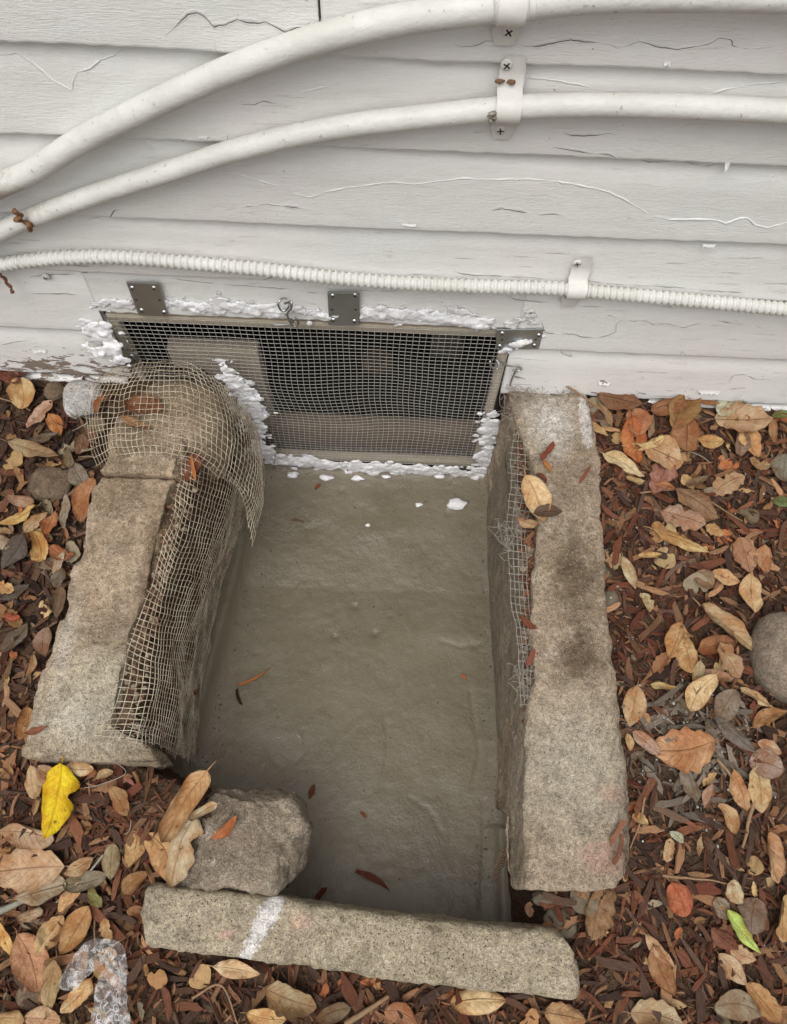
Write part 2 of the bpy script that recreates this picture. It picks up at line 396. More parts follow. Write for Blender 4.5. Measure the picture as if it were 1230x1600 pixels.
def m_leaf():
    s = NT('dry_leaf'); oi = s.new('ShaderNodeObjectInfo'); st = s.new('ShaderNodeAttribute', attribute_name='st')
    sx = s.new('ShaderNodeSeparateXYZ'); s.put(sx.inputs[0], st.outputs['Vector']); q = s.objc()
    rv = s.math('MULTIPLY', oi.outputs['Random'], 40.0)
    ad = s.new('ShaderNodeVectorMath', operation='ADD'); s.put(ad.inputs[0], q); s.put(ad.inputs[1], rv); q = ad.outputs[0]
    av = s.math('ABSOLUTE', sx.outputs[1])
    # side veins: slanted stripes on both halves
    vv = s.math('FRACT', s.math('SUBTRACT', s.math('MULTIPLY', sx.outputs[0], 8.0), s.math('MULTIPLY', av, 2.2)))
    vein = s.ramp(vv, [(0.0, 1.0), (0.08, 0.0), (0.94, 0.0), (1.0, 1.0)])
    mid = s.ramp(av, [(0.02, 1.0), (0.08, 0.0)])
    vm = s.math('MAXIMUM', s.math('MULTIPLY', vein, 0.3), mid)
    big = s.noise(q, 2.2, 4, 0.6); fine = s.noise(q, 9, 5, 0.7)
    base = oi.outputs['Color']
    c = s.mix(s.ramp(big, [(0.38, 0.0), (0.62, 0.85)]), base, s.mix(1.0, base, lin(214, 178, 146), 'MULTIPLY')); c = s.mix(s.ramp(fine, [(0.4, 0.0), (0.65, 0.5)]), c, s.mix(1.0, c, lin(190, 176, 160), 'MULTIPLY'))
    c = s.mix(s.math('MULTIPLY', vm, 0.28), c, s.mix(1.0, base, lin(170, 130, 100), 'MULTIPLY'))
    spot = s.ramp(s.noise(q, 6, 4, 0.65), [(0.64, 0.0), (0.70, 0.8)])
    c = s.mix(spot, c, s.mix(1.0, base, lin(120, 92, 74), 'MULTIPLY'))
    c = s.mix(s.ramp(s.noise(q, 26, 2), [(0.70, 0.0), (0.74, 0.7)]), c, lin(58, 42, 32))
    em = s.ramp(av, [(0.82, 0.0), (1.0, 0.35)]); c = s.mix(em, c, s.mix(1.0, base, lin(160, 120, 90), 'MULTIPLY'))
    h = s.math('ADD', s.math('MULTIPLY', vm, 0.8), s.math('MULTIPLY', fine, 0.5))
    return s.fin(c, 0.6, s.bump(h, 0.55, 0.02), Specular_IOR_Level=0.3)
def m_flat(name, col, rough=0.6, metal=0.0, sc=80, var=0.25, bd=0.001, spec=0.3):
    s = NT(name); p = s.pos(); g = s.noise(p, sc, 4, 0.65)
    k = s.ramp(g, [(0.3, 1 - var), (0.7, 1.0)]); c = s.mix(1.0, col, k, 'MULTIPLY')
    return s.fin(c, rough, s.bump(g, 0.4, bd), Metallic=metal, Specular_IOR_Level=spec)
def m_foam():
    s = NT('foam'); p = s.pos()
    c = s.mix(s.ramp(s.noise(p, 30, 4), [(0.4, 0.0), (0.7, 1.0)]), lin(234, 234, 236), lin(214, 212, 210))
    c = s.mix(s.ramp(s.noise(p, 120, 3), [(0.7, 0.0), (0.78, 0.5)]), c, lin(165, 160, 155))
    return s.fin(c, 0.75, s.bump(s.noise(p, 150, 5, 0.7), 0.6, 0.004))
def m_zinc():
    s = NT('zinc_plate'); p = s.pos()
    c = s.mix(s.noise(p, 35, 4), lin(168, 172, 172), lin(190, 194, 194))
    return s.fin(c, s.ramp(s.noise(p, 60, 4), [(0.3, 0.36), (0.7, 0.5)]), s.bump(s.noise(p, 90, 3), 0.08, 0.001), Metallic=1.0)
def m_plastic():
    s = NT('clear_film'); p = s.pos()
    cr_ = s.noise(s.scale(p, (1, 1, 1)), 70, 5, 0.7, 1.0)
    c = s.mix(s.ramp(cr_, [(0.45, 0.0), (0.62, 1.0)]), lin(178, 170, 162), lin(228, 226, 226))
    a = s.ramp(cr_, [(0.45, 0.22), (0.68, 0.75)])
    return s.fin(c, 0.22, s.bump(cr_, 0.9, 0.006), Alpha=a, Specular_IOR_Level=0.6)
MT['paint'] = m_paint(); MT['pipe'] = m_pipe(); MT['floor'] = m_wetfloor(); MT['soil'] = m_soil()
MT['chipmass'] = m_chipmass(); MT['chip'] = m_chip(); MT['leaf'] = m_leaf()
MT['litter'] = m_tint('litter', 0.75, 0.3, (1, 1, 1), 130)
MT['foam'] = m_foam(); MT['zinc'] = m_zinc(); MT['film'] = m_plastic()
MT['crackdirt'] = m_flat('crack_dirt', lin(88, 80, 72), 0.95)
MT['ridge'] = m_flat('caulk_ridge', lin(232, 233, 229), 0.6, 0, 60, 0.1)
MT['strap'] = m_flat('strap_paint', lin(222, 220, 213), 0.5, 0, 40, 0.12, 0.0006)
MT['slot'] = m_flat('screw_slot', lin(70, 68, 66), 0.7)
MT['rust'] = m_flat('rust', lin(140, 108, 82), 0.9)
MT['frame'] = m_wood('frame_wood', lin(158, 148, 130), lin(192, 180, 160), (9, 9, 1.2), 0.12)
MT['frame_h'] = m_wood('frame_wood_level', lin(150, 140, 122), lin(184, 172, 152), (1.2, 9, 9), 0.12)
MT['plank'] = m_wood('sill_plank', lin(98, 82, 68), lin(132, 114, 96), (1.5, 10, 14), 0.3)
MT['postwood'] = m_wood('post_wood', lin(104, 98, 88), lin(130, 124, 112), (9, 9, 1.2), 0.3)
MT['greyboard'] = m_wood('grey_board', lin(142, 130, 112), lin(178, 166, 148), (1.5, 10, 14), 0.25)
MT['ventwire'] = m_flat('vent_wire', lin(192, 190, 182), 0.5, 0.35, 60, 0.2)
MT['netwire'] = m_flat('net_wire', lin(198, 186, 162), 0.6, 0.1, 45, 0.45)
def m_net():
    s = NT('net_wire'); p = s.pos()
    c = s.mix(s.ramp(s.noise(p, 22, 5, 0.7), [(0.42, 0.0), (0.62, 0.85)]), lin(200, 190, 168), lin(142, 120, 98))
    c = s.mix(s.ramp(s.noise(p, 60, 4, 0.7), [(0.58, 0.0), (0.68, 0.8)]), c, lin(112, 78, 56))
    return s.fin(c, 0.5, s.bump(s.noise(p, 300, 2), 0.5, 0.0006), Metallic=0.25)
MT['netwire'] = m_net()
MT['oldwire'] = m_flat('old_wire', lin(168, 160, 148), 0.55, 0.2, 50, 0.45)
MT['steel'] = m_flat('hook_steel', lin(190, 192, 192), 0.3, 1.0, 40, 0.15, 0.0003)
MT['letter'] = m_flat('film_print', lin(206, 204, 204), 0.6)
MT['twig'] = m_flat('twig', lin(150, 122, 92), 0.85, 0, 120, 0.4)
MT['greytwig'] = m_flat('grey_twig', lin(150, 146, 132), 0.85, 0, 120, 0.4)
MT['clod'] = m_flat('mortar_clod', lin(118, 108, 92), 0.9, 0, 60, 0.4, 0.004, 0.15)
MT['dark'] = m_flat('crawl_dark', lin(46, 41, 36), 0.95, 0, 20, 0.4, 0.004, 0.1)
TAN, BRN, LGT = lin(160, 142, 120), lin(138, 120, 100), lin(188, 178, 160)
MT['leftc'] = m_concrete('left_concrete', lin(180, 160, 135), lin(150, 131, 108), lin(204, 190, 168),
    spots=[((-0.50, -0.72, 0.05), (0.2, 0.17, 0.2), lin(190, 180, 160), 0.8), ((-0.5, -0.60, 0.05), (0.12, 0.06, 0.2), lin(140, 122, 100), 0.5), ((-0.56, -0.76, 0.05), (0.07, 0.05, 0.2), lin(206, 198, 182), 0.6), ((-0.47, -0.45, 0.05), (0.03, 0.2, 0.2), lin(124, 104, 82), 0.6), ((-0.55, -0.3, 0.05), (0.06, 0.05, 0.2), lin(150, 130, 104), 0.6), ((-0.6, -0.62, 0.05), (0.025, 0.12, 0.2), lin(204, 192, 178), 0.6)], agg=0.7,
    pinks=[((-0.63, -0.42, 0.05), (0.03, 0.1, 0.1), lin(196, 178, 166), 0.6)])
MT['rightc'] = m_concrete('right_concrete', lin(178, 160, 138), lin(150, 133, 112), lin(204, 192, 174),
    spots=[(tuple(atz(900, 900, 0.04)), (0.075, 0.13, 0.2), lin(104, 88, 70), 0.85), (tuple(atz(905, 1030, 0.04)), (0.06, 0.07, 0.2), lin(92, 76, 60), 0.8),
           (tuple(atz(860, 660, 0.04)), (0.07, 0.11, 0.2), lin(214, 206, 196), 0.9), (tuple(atz(900, 1200, 0.04)), (0.16, 0.17, 0.3), lin(182, 172, 154), 0.8),
           (tuple(atz(800, 605, 0.04)), (0.05, 0.04, 0.2), lin(120, 100, 78), 0.6)], agg=0.6,
    pinks=[(tuple(atz(950, 1340, 0.04)), (0.045, 0.03, 0.1), lin(196, 140, 124), 0.3), (tuple(atz(960, 1240, 0.04)), (0.03, 0.02, 0.1), lin(200, 156, 140), 0.28),
           (tuple(atz(915, 650, 0.04)), (0.015, 0.09, 0.1), lin(214, 208, 202), 0.8)])
MT['plaster'] = m_concrete('mortar_lining', lin(160, 146, 126), lin(136, 124, 108), lin(182, 170, 150), agg=0.3, sand=0.9,
    spots=[((0.25, -0.5, -0.4), (0.1, 0.8, 0.14), lin(132, 122, 106), 0.6)])
MT['rubble'] = m_concrete('rubble_core', lin(120, 98, 78), lin(88, 70, 56), lin(150, 130, 108), agg=0.5, sand=1.0)
KZ = 0.0
MT['kerbc'] = m_concrete('kerb_concrete', lin(182, 168, 144), lin(166, 152, 130), lin(210, 200, 180), agg=1.0,
    pinks=[(tuple(atz(a_, b_, KZ)), (r_, r_ * 1.2, 0.1), lin(226, 221, 216), 0.95) for a_, b_, r_ in ((430, 1410, 0.017), (418, 1430, 0.020), (406, 1450, 0.017), (394, 1474, 0.014), (384, 1494, 0.012))] + [
           (tuple(atz(470, 1440, KZ)), (0.02, 0.015, 0.1), lin(204, 160, 140), 0.35), (tuple(atz(355, 1460, KZ)), (0.015, 0.01, 0.1), lin(190, 150, 136), 0.5)])
MT['chunk'] = m_concrete('chunk_concrete', lin(162, 148, 130), lin(134, 119, 103), lin(194, 185, 168), agg=0.7)
MT['stone'] = m_concrete('field_stone', lin(152, 138, 122), lin(128, 114, 100), lin(170, 156, 138), agg=0.25, sand=0.6)
MT['brownstone'] = m_concrete('brown_stone', lin(118, 100, 82), lin(96, 82, 68), lin(138, 122, 102), agg=0.1, sand=0.5)
MT['whiterock'] = m_concrete('white_rock', lin(206, 202, 196), lin(188, 184, 178), lin(222, 220, 216), agg=0.2, sand=1.0)
MT['found'] = m_concrete('foundation', lin(120, 112, 100), lin(104, 96, 86), lin(140, 132, 120), agg=0.3)

# ------------------------------------------------------------------ ground, pit
FLOORZ = -0.40
def pit_left(y): return np.interp(y, [-1.2, -0.9, -0.84, -0.8, -0.3, 0.0], [-0.25, -0.27, -0.40, -0.435, -0.39, -0.385])
def pit_right(y): return np.interp(y, [-1.2, -0.93, -0.84, 0.0], [0.236, 0.238, 0.285, 0.292])
PIT_FRONT = -1.115
def floor_z(y): return FLOORZ + 0.13 * np.clip((-0.35 - np.asarray(y, float)) / 0.75, 0, 1)
def gh(x, y):                      # height of the bare soil outside the pit
    x = np.asarray(x, float); y = np.asarray(y, float)
    P = np.stack([x.ravel(), y.ravel(), np.zeros(x.size)], 1)
    z = (-0.012 + 0.014 * fbm(P, 4.0, 3) + 0.006 * fbm(P, 26, 3)).reshape(x.shape)
    z = z - 0.062 * sstep(-0.82, -1.12, y) - 0.02 * sstep(-0.55, -0.8, x) * sstep(-0.2, -0.5, y) + 0.018 * sstep(-0.12, 0.0, y)
    return z
_gx = np.arange(-1.5, 1.501, 0.01); _gy = np.arange(-1.8, 0.101, 0.01)
_GG = gh(*np.meshgrid(_gx, _gy, indexing='ij'))
def gz(x, y): return float(_GG[int(np.clip(round((x + 1.5) / 0.01), 0, 300)), int(np.clip(round((y + 1.8) / 0.01), 0, 190))])
xs = np.concatenate([[-45, -20, -8, -4, -2.2], np.arange(-1.3, 1.301, 0.0085), [2.2, 4, 8, 20, 45]])
ys = np.concatenate([[-45, -20, -8, -4, -2.4], np.arange(-1.6, 0.061, 0.0085), [0.5, 3, 6, 20, 45]])
X, Y = np.meshgrid(xs, ys, indexing='ij')
Zg = gh(X, Y)
Pn = np.stack([X.ravel(), Y.ravel(), np.zeros(X.size)], 1)
wob = (0.012 * fbm(Pn, 14, 3)).reshape(X.shape)
slopeR = 0.012 + 0.09 * sstep(-0.83, -0.93, Y)
inn = sstep(0, 0.014, X - pit_left(Y) + 0.05 * sstep(-0.86, -0.8, Y) + wob) * sstep(0, 1, (pit_right(Y) + slopeR * 0.5 + wob - X) / slopeR + 0.5) * sstep(0, 0.03, Y - PIT_FRONT + wob)
inn = np.where(Y > 0.03, 0, inn)
deep = floor_z(Y) - 0.035
Zg = Zg * (1 - inn) + deep * inn
house = (np.abs(X) < 4.1) & (Y > 0.03) & (Y < 4)
Zg = np.where(house, -0.47, Zg)
g = mobj('ground', np.stack([X.ravel(), Y.ravel(), Zg.ravel()], 1), gridf(len(xs), len(ys))[:, ::1], MT['soil'], base=False)
tag(g, 'dark brown soil around and under the mulch', 'ground', kind='structure')

fx = np.arange(-0.50, 0.331, 0.005); fy = np.arange(-1.15, 0.021, 0.005)
X, Y = np.meshgrid(fx, fy, indexing='ij'); Pn = np.stack([X.ravel(), Y.ravel(), np.zeros(X.size)], 1)
Z = (0.008 * fbm(Pn, 4, 3) + 0.0030 * fbm(Pn * [1, 1.4, 1], 11, 3) + 0.0012 * fbm(Pn, 70, 3)).reshape(X.shape)
dl = X - (pit_left(Y) + 0.005); dr = np.where(Y > -0.9, 0.272, 0.252) - X
Z += 0.045 * np.exp(-np.clip(dl, 0, 9) / 0.018) + 0.02 * np.exp(-np.clip(dr, 0, 9) / 0.012) + 0.012 * np.exp(-(0.0 - Y) / 0.02)
def atf(px, py):
    c = atz(px, py, FLOORZ)
    for _ in range(6): c = atz(px, py, float(floor_z(c[1])))
    return c
def groove(X, Y, pts, wd, dp):
    d = np.full(X.shape, 9.0)
    for a, b in zip(pts[:-1], pts[1:]):
        ax, ay, bx, by = a[0], a[1], b[0], b[1]; L2 = (bx - ax) ** 2 + (by - ay) ** 2 + 1e-12
        t = np.clip(((X - ax) * (bx - ax) + (Y - ay) * (by - ay)) / L2, 0, 1)
        d = np.minimum(d, np.hypot(X - ax - t * (bx - ax), Y - ay - t * (by - ay)))
    return -dp * np.exp(-(d / wd) ** 2)
for pl in ([(600, 1110), (606, 1160), (603, 1200), (592, 1235)], [(410, 1155), (428, 1190), (440, 1200)], [(735, 1080), (742, 1130), (750, 1180), (738, 1230)],
           [(690, 1000), (720, 1010), (750, 1005)], [(640, 1245), (670, 1265), (690, 1300)], [(465, 1190), (480, 1170), (475, 1140)], [(756, 1250), (757, 1320), (752, 1420)]):
    Z += groove(X, Y, [atf(a, b) for a, b in pl], 0.004, 0.0028)
for (a, b) in ((585, 990), (533, 765), (555, 945), (524, 992), (745, 1010), (700, 800), (605, 1372)):
    c = atf(a, b); Z -= 0.004 * np.exp(-(((X - c[0]) ** 2 + (Y - c[1]) ** 2) / 0.01 ** 2)) * (1 + (fbm(Pn, 120, 2).reshape(X.shape)))
pf = mobj('pit_floor', np.stack([X.ravel(), Y.ravel(), (floor_z(Y) + Z).ravel()], 1), gridf(len(fx), len(fy)), MT['floor'], base=False)
tag(pf, 'fresh grey-green wet concrete floor of the pit', 'floor', kind='structure')
ZF = Z.copy()
def fz(x, y):
    i = int(np.clip(round((x + 0.50) / 0.005), 0, len(fx) - 1)); j = int(np.clip(round((y + 1.15) / 0.005), 0, len(fy) - 1))
    return float(floor_z(fy[j])) + float(ZF[i, j])

# ------------------------------------------------------------------ house wall
wall = empty('house_wall', (0, 0.02, 0), 'white painted clapboard house wall with cracked and peeling paint', 'wall')
OPX0, OPX1, OPT, OPB = -0.585, 0.222, 0.232, -0.345
edges = [0.026, 0.187, 0.362, 0.4975, 0.654, 0.795, 0.945, 1.095, 1.245, 1.395, 1.545, 1.695, 1.845, 1.995, 2.145, 2.295, 2.445, 2.6]
def board_y(z):                    # face of the siding at height z
    z = np.asarray(z, float); r = np.zeros_like(z)
    for a, b in zip(edges[:-1], edges[1:]):
        r = np.where((z >= a) & (z < b), -(0.004 + 0.0150 * (b - z) / (b - a)), r)
    return r
def siding(x0, x1, zb, zt, name='siding_board', zcut=None, full=None):
    # zb..zt the shown face; the board runs 2 cm up behind the next one
    a, b = full or (zb, zt)
    fine = x0 > -1.6 and x1 < 1.6
    nx = int((x1 - x0) / (0.006 if fine else 0.08)) + 2
    x = np.linspace(x0, x1, nx)
    lows = 0.0018 * fbm(np.stack([x, x * 0 + a * 31, x * 0], 1), 9, 4) + 0.0014 * fbm(np.stack([x, x * 0 + a * 13, x * 0], 1), 60, 3)
    lows = lows * (3.2 if a < 0.1 else (1.9 if a < 0.45 else 1.2))
    top = zt + (0.02 if full is None or abs(zt - b) < 1e-6 else 0.0)
    zz = np.array([0, 0, 0.0015, 0.005, 0.02, 0.05, 0.09, 1.0]); prof = []
    rows = []
    for k in range(len(zz)):
        if k == 7: z = np.full(nx, top)
        else: z = zb + lows + zz[k] * min(1.0, (zt - zb) / 0.12)
        yy = -(0.004 + 0.0150 * (b - z) / (b - a))
        yy += 0.0012 * fbm(np.stack([x, z, z * 0 + 3.1], 1), 7, 3)
        if k == 0: yy = np.full(nx, 0.0)
        if k == 1: yy = yy + 0.0028
        if k == 2: yy = yy + 0.0006
        rows.append(np.stack([x, yy, z], 1))
    rows.append(np.stack([x, np.full(nx, 0.004), np.full(nx, top)], 1))
    R = np.stack(rows, 0)               # rows x nx
    V = R.reshape(-1, 3); Q = gridf(len(rows), nx)[:, ::-1]
    caps = []
    n = len(rows)
    for e in (0, nx - 1):
        idx = [k * nx + e for k in range(n)]
        for k in range(1, n - 2): caps.append([idx[0], idx[k], idx[k + 1], idx[k + 1]] if False else [idx[0], idx[k], idx[k + 1]])
    Fc = [tuple(q) for q in Q] + [tuple(c) for c in caps]
    return mobj(name, V, Fc, MT['paint'], wall)
boards = {}
for a, b in zip(edges[:-1], edges[1:]):
    if b <= 0.19:
        boards[a] = siding(-1.5, OPX0 - 0.004, a, b); siding(-4, -1.503, a, b); siding(OPX1 + 0.004, 1.5, a, b); siding(1.503, 4, a, b)
    elif a < 0.2:
        boards[a] = siding(OPX0 - 0.0062, OPX1 + 0.0062, OPT + 0.012, b, full=(a, b)); siding(-1.5, OPX0 - 0.0064, a, b); siding(OPX1 + 0.0064, 1.5, a, b)
        siding(-4, -1.503, a, b); siding(1.503, 4, a, b)
    elif abs(a - 0.795) < 1e-6:
        j = aty(500, 20, -0.01)[0]
        boards[a] = siding(-1.5, j - 0.0016, a, b); siding(j + 0.0016, 1.5, a, b); siding(-4, -1.503, a, b); siding(1.503, 4, a, b)
    else:
        boards[a] = siding(-1.5, 1.5, a, b); siding(-4, -1.503, a, b); siding(1.503, 4, a, b)
# bottom moulding strip that peeps out under the last board
for (x0, x1) in ((OPX1 + 0.06, 1.5), (1.502, 4.0), (-4.0, -1.502), (-1.5, OPX0 - 0.02)):
    nx = int((x1 - x0) / 0.008) + 2; x = np.linspace(x0, x1, nx); nzv = fbm(np.stack([x, x * 0, x * 0], 1), 24, 4)
    pr = [(0.004, 0.012), (-0.016, 0.012), (-0.021, 0.006), (-0.021, -0.012), (-0.014, -0.03), (0.0, -0.034)]
    V = np.concatenate([np.stack([x, np.full(nx, y) + 0.004 * nzv, z + 0.005 * nzv + 0.003 * vnoise(np.stack([x * 90, x * 0 + k, x * 0], 1))], 1) for k, (y, z) in enumerate(pr)])
    mobj('base_moulding', V, gridf(len(pr), nx)[:, ::-1], MT['paint'], wall)
# sheathing behind the boards, foundation under them, both with the opening left free
for lo, hi in (((-4, 0.004, OPT + 0.02), (4, 0.03, 2.62)), ((-4, 0.004, -0.03), (OPX0 - 0.02, 0.03, OPT + 0.02)), ((OPX1 + 0.02, 0.004, -0.03), (4, 0.03, OPT + 0.02))):
    mobj('sheathing', *boxv(lo, hi), MT['greyboard'], wall, smooth=False)
for lo, hi in (((-4, 0.001, -0.5), (OPX0 - 0.02, 0.14, -0.03)), ((OPX1 + 0.02, 0.001, -0.5), (4, 0.14, -0.03)), ((OPX0 - 0.02, 0.001, -0.5), (OPX1 + 0.02, 0.14, OPB - 0.01))):
    mobj('foundation', *boxv(lo, hi), MT['found'], wall, smooth=False)
# paint cracks and caulk ridges, traced on the wall
def wall_line(pts, crop, kind, wd=0.00085):
    ox, oy, sc = crop
    P = []
    for a, b in pts:
        w_ = aty(ox + a / sc, oy + b / sc, -0.010); w_ = aty(ox + a / sc, oy + b / sc, float(board_y(w_[2]))); P.append(w_)
    P = np.array(P); L = np.r_[0, np.cumsum(np.linalg.norm(np.diff(P, axis=0), axis=1))]
    n = max(6, int(L[-1] / 0.004)); t = np.linspace(0, L[-1], n)
    C = np.stack([np.interp(t, L, P[:, k]) for k in range(3)], 1)
    C[:, 2] += 0.0016 * fbm(C, 130, 3); C[:, 1] = board_y(C[:, 2]) - 0.0009
    T = np.gradient(C, axis=0); T /= np.linalg.norm(T, axis=1, keepdims=True)
    N = np.stack([-T[:, 2], T[:, 0] * 0, T[:, 0]], 1)                       # in the wall plane, across the line
    fade = np.minimum(1, np.minimum(np.arange(n), np.arange(n)[::-1]) / 5.0) * np.clip(0.62 + 1.3 * fbm(C, 55, 2), 0.06, 1.25)
    par = boards[max(e for e in boards if e <= max(P[:, 2].mean(), 0.03))]
    if kind == 'crack':
        cs = [(-5.0, 0.0006), (-0.7, -0.0011), (0.0, -0.0001), (0.7, -0.0011), (5.0, 0.0006)]
    else:
        cs = [(-2.0, 0.0007), (-0.9, -0.0010), (0, -0.0013), (0.9, -0.0010), (2.0, 0.0007)]
    V = np.concatenate([C + N * (a * wd * fade)[:, None] + np.array([0, 1, 0]) * (0.8 * d * (fade if d < 0 else 1 + 0 * fade))[:, None] for a, d in cs])
    Q = gridf(5, n)
    mi = np.repeat([0, 1, 1, 0], n - 1) if kind == 'crack' else np.zeros(len(Q))
    o = mobj('paint_crack' if kind == 'crack' else 'caulk_ridge', V, Q, [MT['paint'] if kind == 'crack' else MT['ridge'], MT['crackdirt']], par, mi=mi)
A1, A2, A3, A5, A4 = (0, 0, 1.984), (610, 0, 1.984), (0, 380, 2.674), (760, 420, 2.617), (400, 420, 2.674)
for pts in ([(510, 110), (545, 80), (585, 40), (615, 38), (640, 55), (665, 82), (700, 75), (735, 60), (775, 68), (805, 72), (825, 65), (850, 80), (885, 98), (925, 85), (970, 75)],
            [(745, 325), (790, 322), (820, 310), (850, 320), (885, 318)], [(600, 420), (640, 425), (675, 430)], [(680, 445), (705, 435), (708, 410)],
            [(270, 680), (300, 672), (340, 665), (355, 650), (385, 647)], [(700, 650), (760, 640), (830, 632), (900, 640), (960, 650)], [(665, 130), (680, 160), (675, 180)]):
    wall_line(pts, A1, 'crack')
for pts in ([(915, 298), (950, 280), (1000, 270), (1055, 255)], [(0, 170), (50, 160), (90, 185), (130, 215), (160, 245), (225, 280), (225, 250), (240, 222), (280, 210), (310, 185), (350, 170), (380, 150)],
            [(455, 415), (450, 435), (480, 455), (530, 450), (565, 430), (600, 420)], [(690, 525), (740, 540), (790, 555), (870, 578)],
            [(915, 600), (960, 612), (1010, 595), (1080, 580), (1150, 572), (1230, 562)]):
    wall_line(pts, A1, 'ridge', 0.0010)
for pts in ([(190, 135), (215, 142), (260, 143), (300, 125), (330, 132)], [(400, 138), (430, 142), (480, 138), (520, 130), (555, 120), (600, 128), (650, 130), (690, 140), (705, 148), (740, 140), (770, 128), (800, 135), (850, 148), (890, 152), (950, 143), (1000, 130), (1020, 115), (1058, 122), (1060, 140), (1090, 148), (1150, 148), (1230, 135)],
            [(500, 455), (560, 465), (620, 475), (680, 478), (740, 485), (805, 500), (850, 500), (890, 492), (940, 505), (965, 513), (1000, 510), (1030, 500)],
            [(300, 655), (345, 645), (400, 655), (470, 665), (510, 662), (545, 670)], [(250, 410), (290, 408)], [(530, 408), (560, 420), (640, 418), (680, 412), (710, 418)]):
    wall_line(pts, A2, 'crack')
for pts in ([(0, 565), (80, 570), (150, 560), (230, 552), (300, 555), (380, 555), (460, 555), (540, 565), (620, 580), (680, 595), (740, 625), (795, 660)],
            [(795, 680), (820, 670), (870, 680), (940, 680), (1010, 682), (1040, 692), (1080, 678), (1110, 675), (1130, 698), (1170, 705), (1230, 690)],
            [(980, 292), (1040, 275), (1100, 265), (1160, 255), (1230, 250)], [(400, 235), (460, 240), (530, 250), (580, 260), (625, 270)]):
    wall_line(pts, A2, 'ridge', 0.0010)
for pts in ([(120, 140), (200, 128), (300, 125), (330, 135), (345, 120), (400, 112), (480, 112)], [(700, 140), (760, 150), (850, 160), (950, 170), (1100, 180), (1230, 190)],
            [(0, 425), (60, 410), (130, 405)], [(100, 205), (180, 210), (260, 208), (340, 215)], [(520, 90), (530, 105), (550, 100)]):
    wall_line(pts, A3, 'crack')
for pts in ([(225, 210), (240, 260), (290, 265), (350, 265), (400, 278), (450, 282), (500, 270), (530, 255), (530, 225), (550, 208), (600, 212), (650, 210), (680, 225), (740, 222), (790, 235), (810, 240), (850, 225), (900, 212)],
            [(290, 320), (310, 345), (350, 358), (340, 335)], [(990, 470), (1010, 432), (1060, 430), (1100, 450), (1150, 450), (1170, 460)], [(780, 345), (800, 335), (830, 345)],
            [(1095, 225), (1130, 245)], [(400, 45), (520, 60), (640, 68), (780, 75), (900, 88), (1060, 98)], [(940, 208), (1000, 220), (1060, 228)], [(470, 180), (510, 190), (540, 205)]):
    wall_line(pts, A5, 'crack')
for pts in ([(0, 30), (100, 20), (200, 5)], [(1040, 105), (1080, 125), (1150, 132), (1230, 140)], [(820, 10), (900, 25), (1040, 30), (1230, 40)], [(150, 90), (230, 95), (290, 100)]):
    wall_line(pts, A4, 'crack')
# peeled flakes curling off the lower edges
def flake(px, py, wpx, hpx, lift, seed):
    c = aty(px, py, -0.012); sx = wpx * depth(c) / FPX; sz = hpx * depth(c) / FPX
    a, b = np.meshgrid(np.linspace(-1, 1, 9), np.linspace(0, 1, 5), indexing='ij')
    jag = 0.75 * fbm(np.stack([a.ravel() * 3 + seed, b.ravel() * 0, b.ravel() * 0], 1), 1.7, 3).reshape(a.shape)
    x = c[0] + a * sx / 2 * (1 - 0.25 * b); z = c[2] - (b + jag * b) * sz
    y = board_y(np.full(x.shape, c[2])) - 0.0015 - lift * b ** 2
    V = np.stack([x.ravel(), y.ravel(), z.ravel()], 1); par = boards[max(e for e in boards if e <= max(c[2], 0.03))]
    mobj('paint_flake', V, gridf(9, 5), MT['paint'], par)
for k, (a, b, c, d, e) in enumerate([(1043, 90, 12, 5, 0.003), (1137, 246, 9, 13, 0.005), (1108, 375, 22, 5, 0.002), (640, 344, 26, 4, 0.002), (1110, 606, 40, 9, 0.004), (945, 594, 22, 6, 0.004), (60, 545, 26, 6, 0.003), (318, 206, 18, 4, 0.002)]):
    flake(a, b, c, d, e, k * 3.3)
# painted-over screw heads on the wall
def dome(c, r, h, seg=12, axis=1):
    V = [(0, -h, 0)]; Fc = []
    rings = [(0.55, 0.85), (0.9, 0.45), (1.0, 0.0)]
    for rr, hh in rings:
        for k in range(seg):
            t = 2 * math.pi * k / seg; V.append((rr * r * math.cos(t), -hh * h, rr * r * math.sin(t)))
    for k in range(seg): Fc.append((0, 1 + k, 1 + (k + 1) % seg))
    for q in range(2):
        for k in range(seg):
            k2 = (k + 1) % seg; Fc.append((1 + q * seg + k, 1 + (q + 1) * seg + k, 1 + (q + 1) * seg + k2, 1 + q * seg + k2))
    return np.array(V) + c, Fc
def screw(px, py, y, r, parent, mat, slotmat, h=0.0028, ang=20, mat_slot=True):
    c = aty(px, py, y); V, Fc = dome(c, r, h); V = list(V); mi = [0] * len(Fc); n = len(V)
    for da in (0, 90):
        t = math.radians(ang + da); d = np.array([math.cos(t), 0, math.sin(t)]) * r * 0.62; e = np.array([-math.sin(t), 0, math.cos(t)]) * r * 0.13
        for s in (d + e, -d + e, -d - e, d - e):
            V.append(c + s + np.array([0, -h * 1.04, 0]))
        Fc.append((n, n + 1, n + 2, n + 3)); mi.append(1); n += 4
    return mobj('screw', V, Fc, [mat, slotmat], parent, mi=mi)
screw(72, 432, -0.012, 0.0075, wall, MT['strap'], MT['crackdirt'], 0.005)
screw(830, 487, -0.012, 0.0075, wall, MT['strap'], MT['crackdirt'], 0.004)
mobj('dirt_streak', *bevbox(aty(502, 44, -0.012) - [0.0022, 0.0008, 0.012], aty(502, 44, -0.012) + [0.0022, 0.0008, 0.012], 0.0006), MT['rust'], boards[0.795])

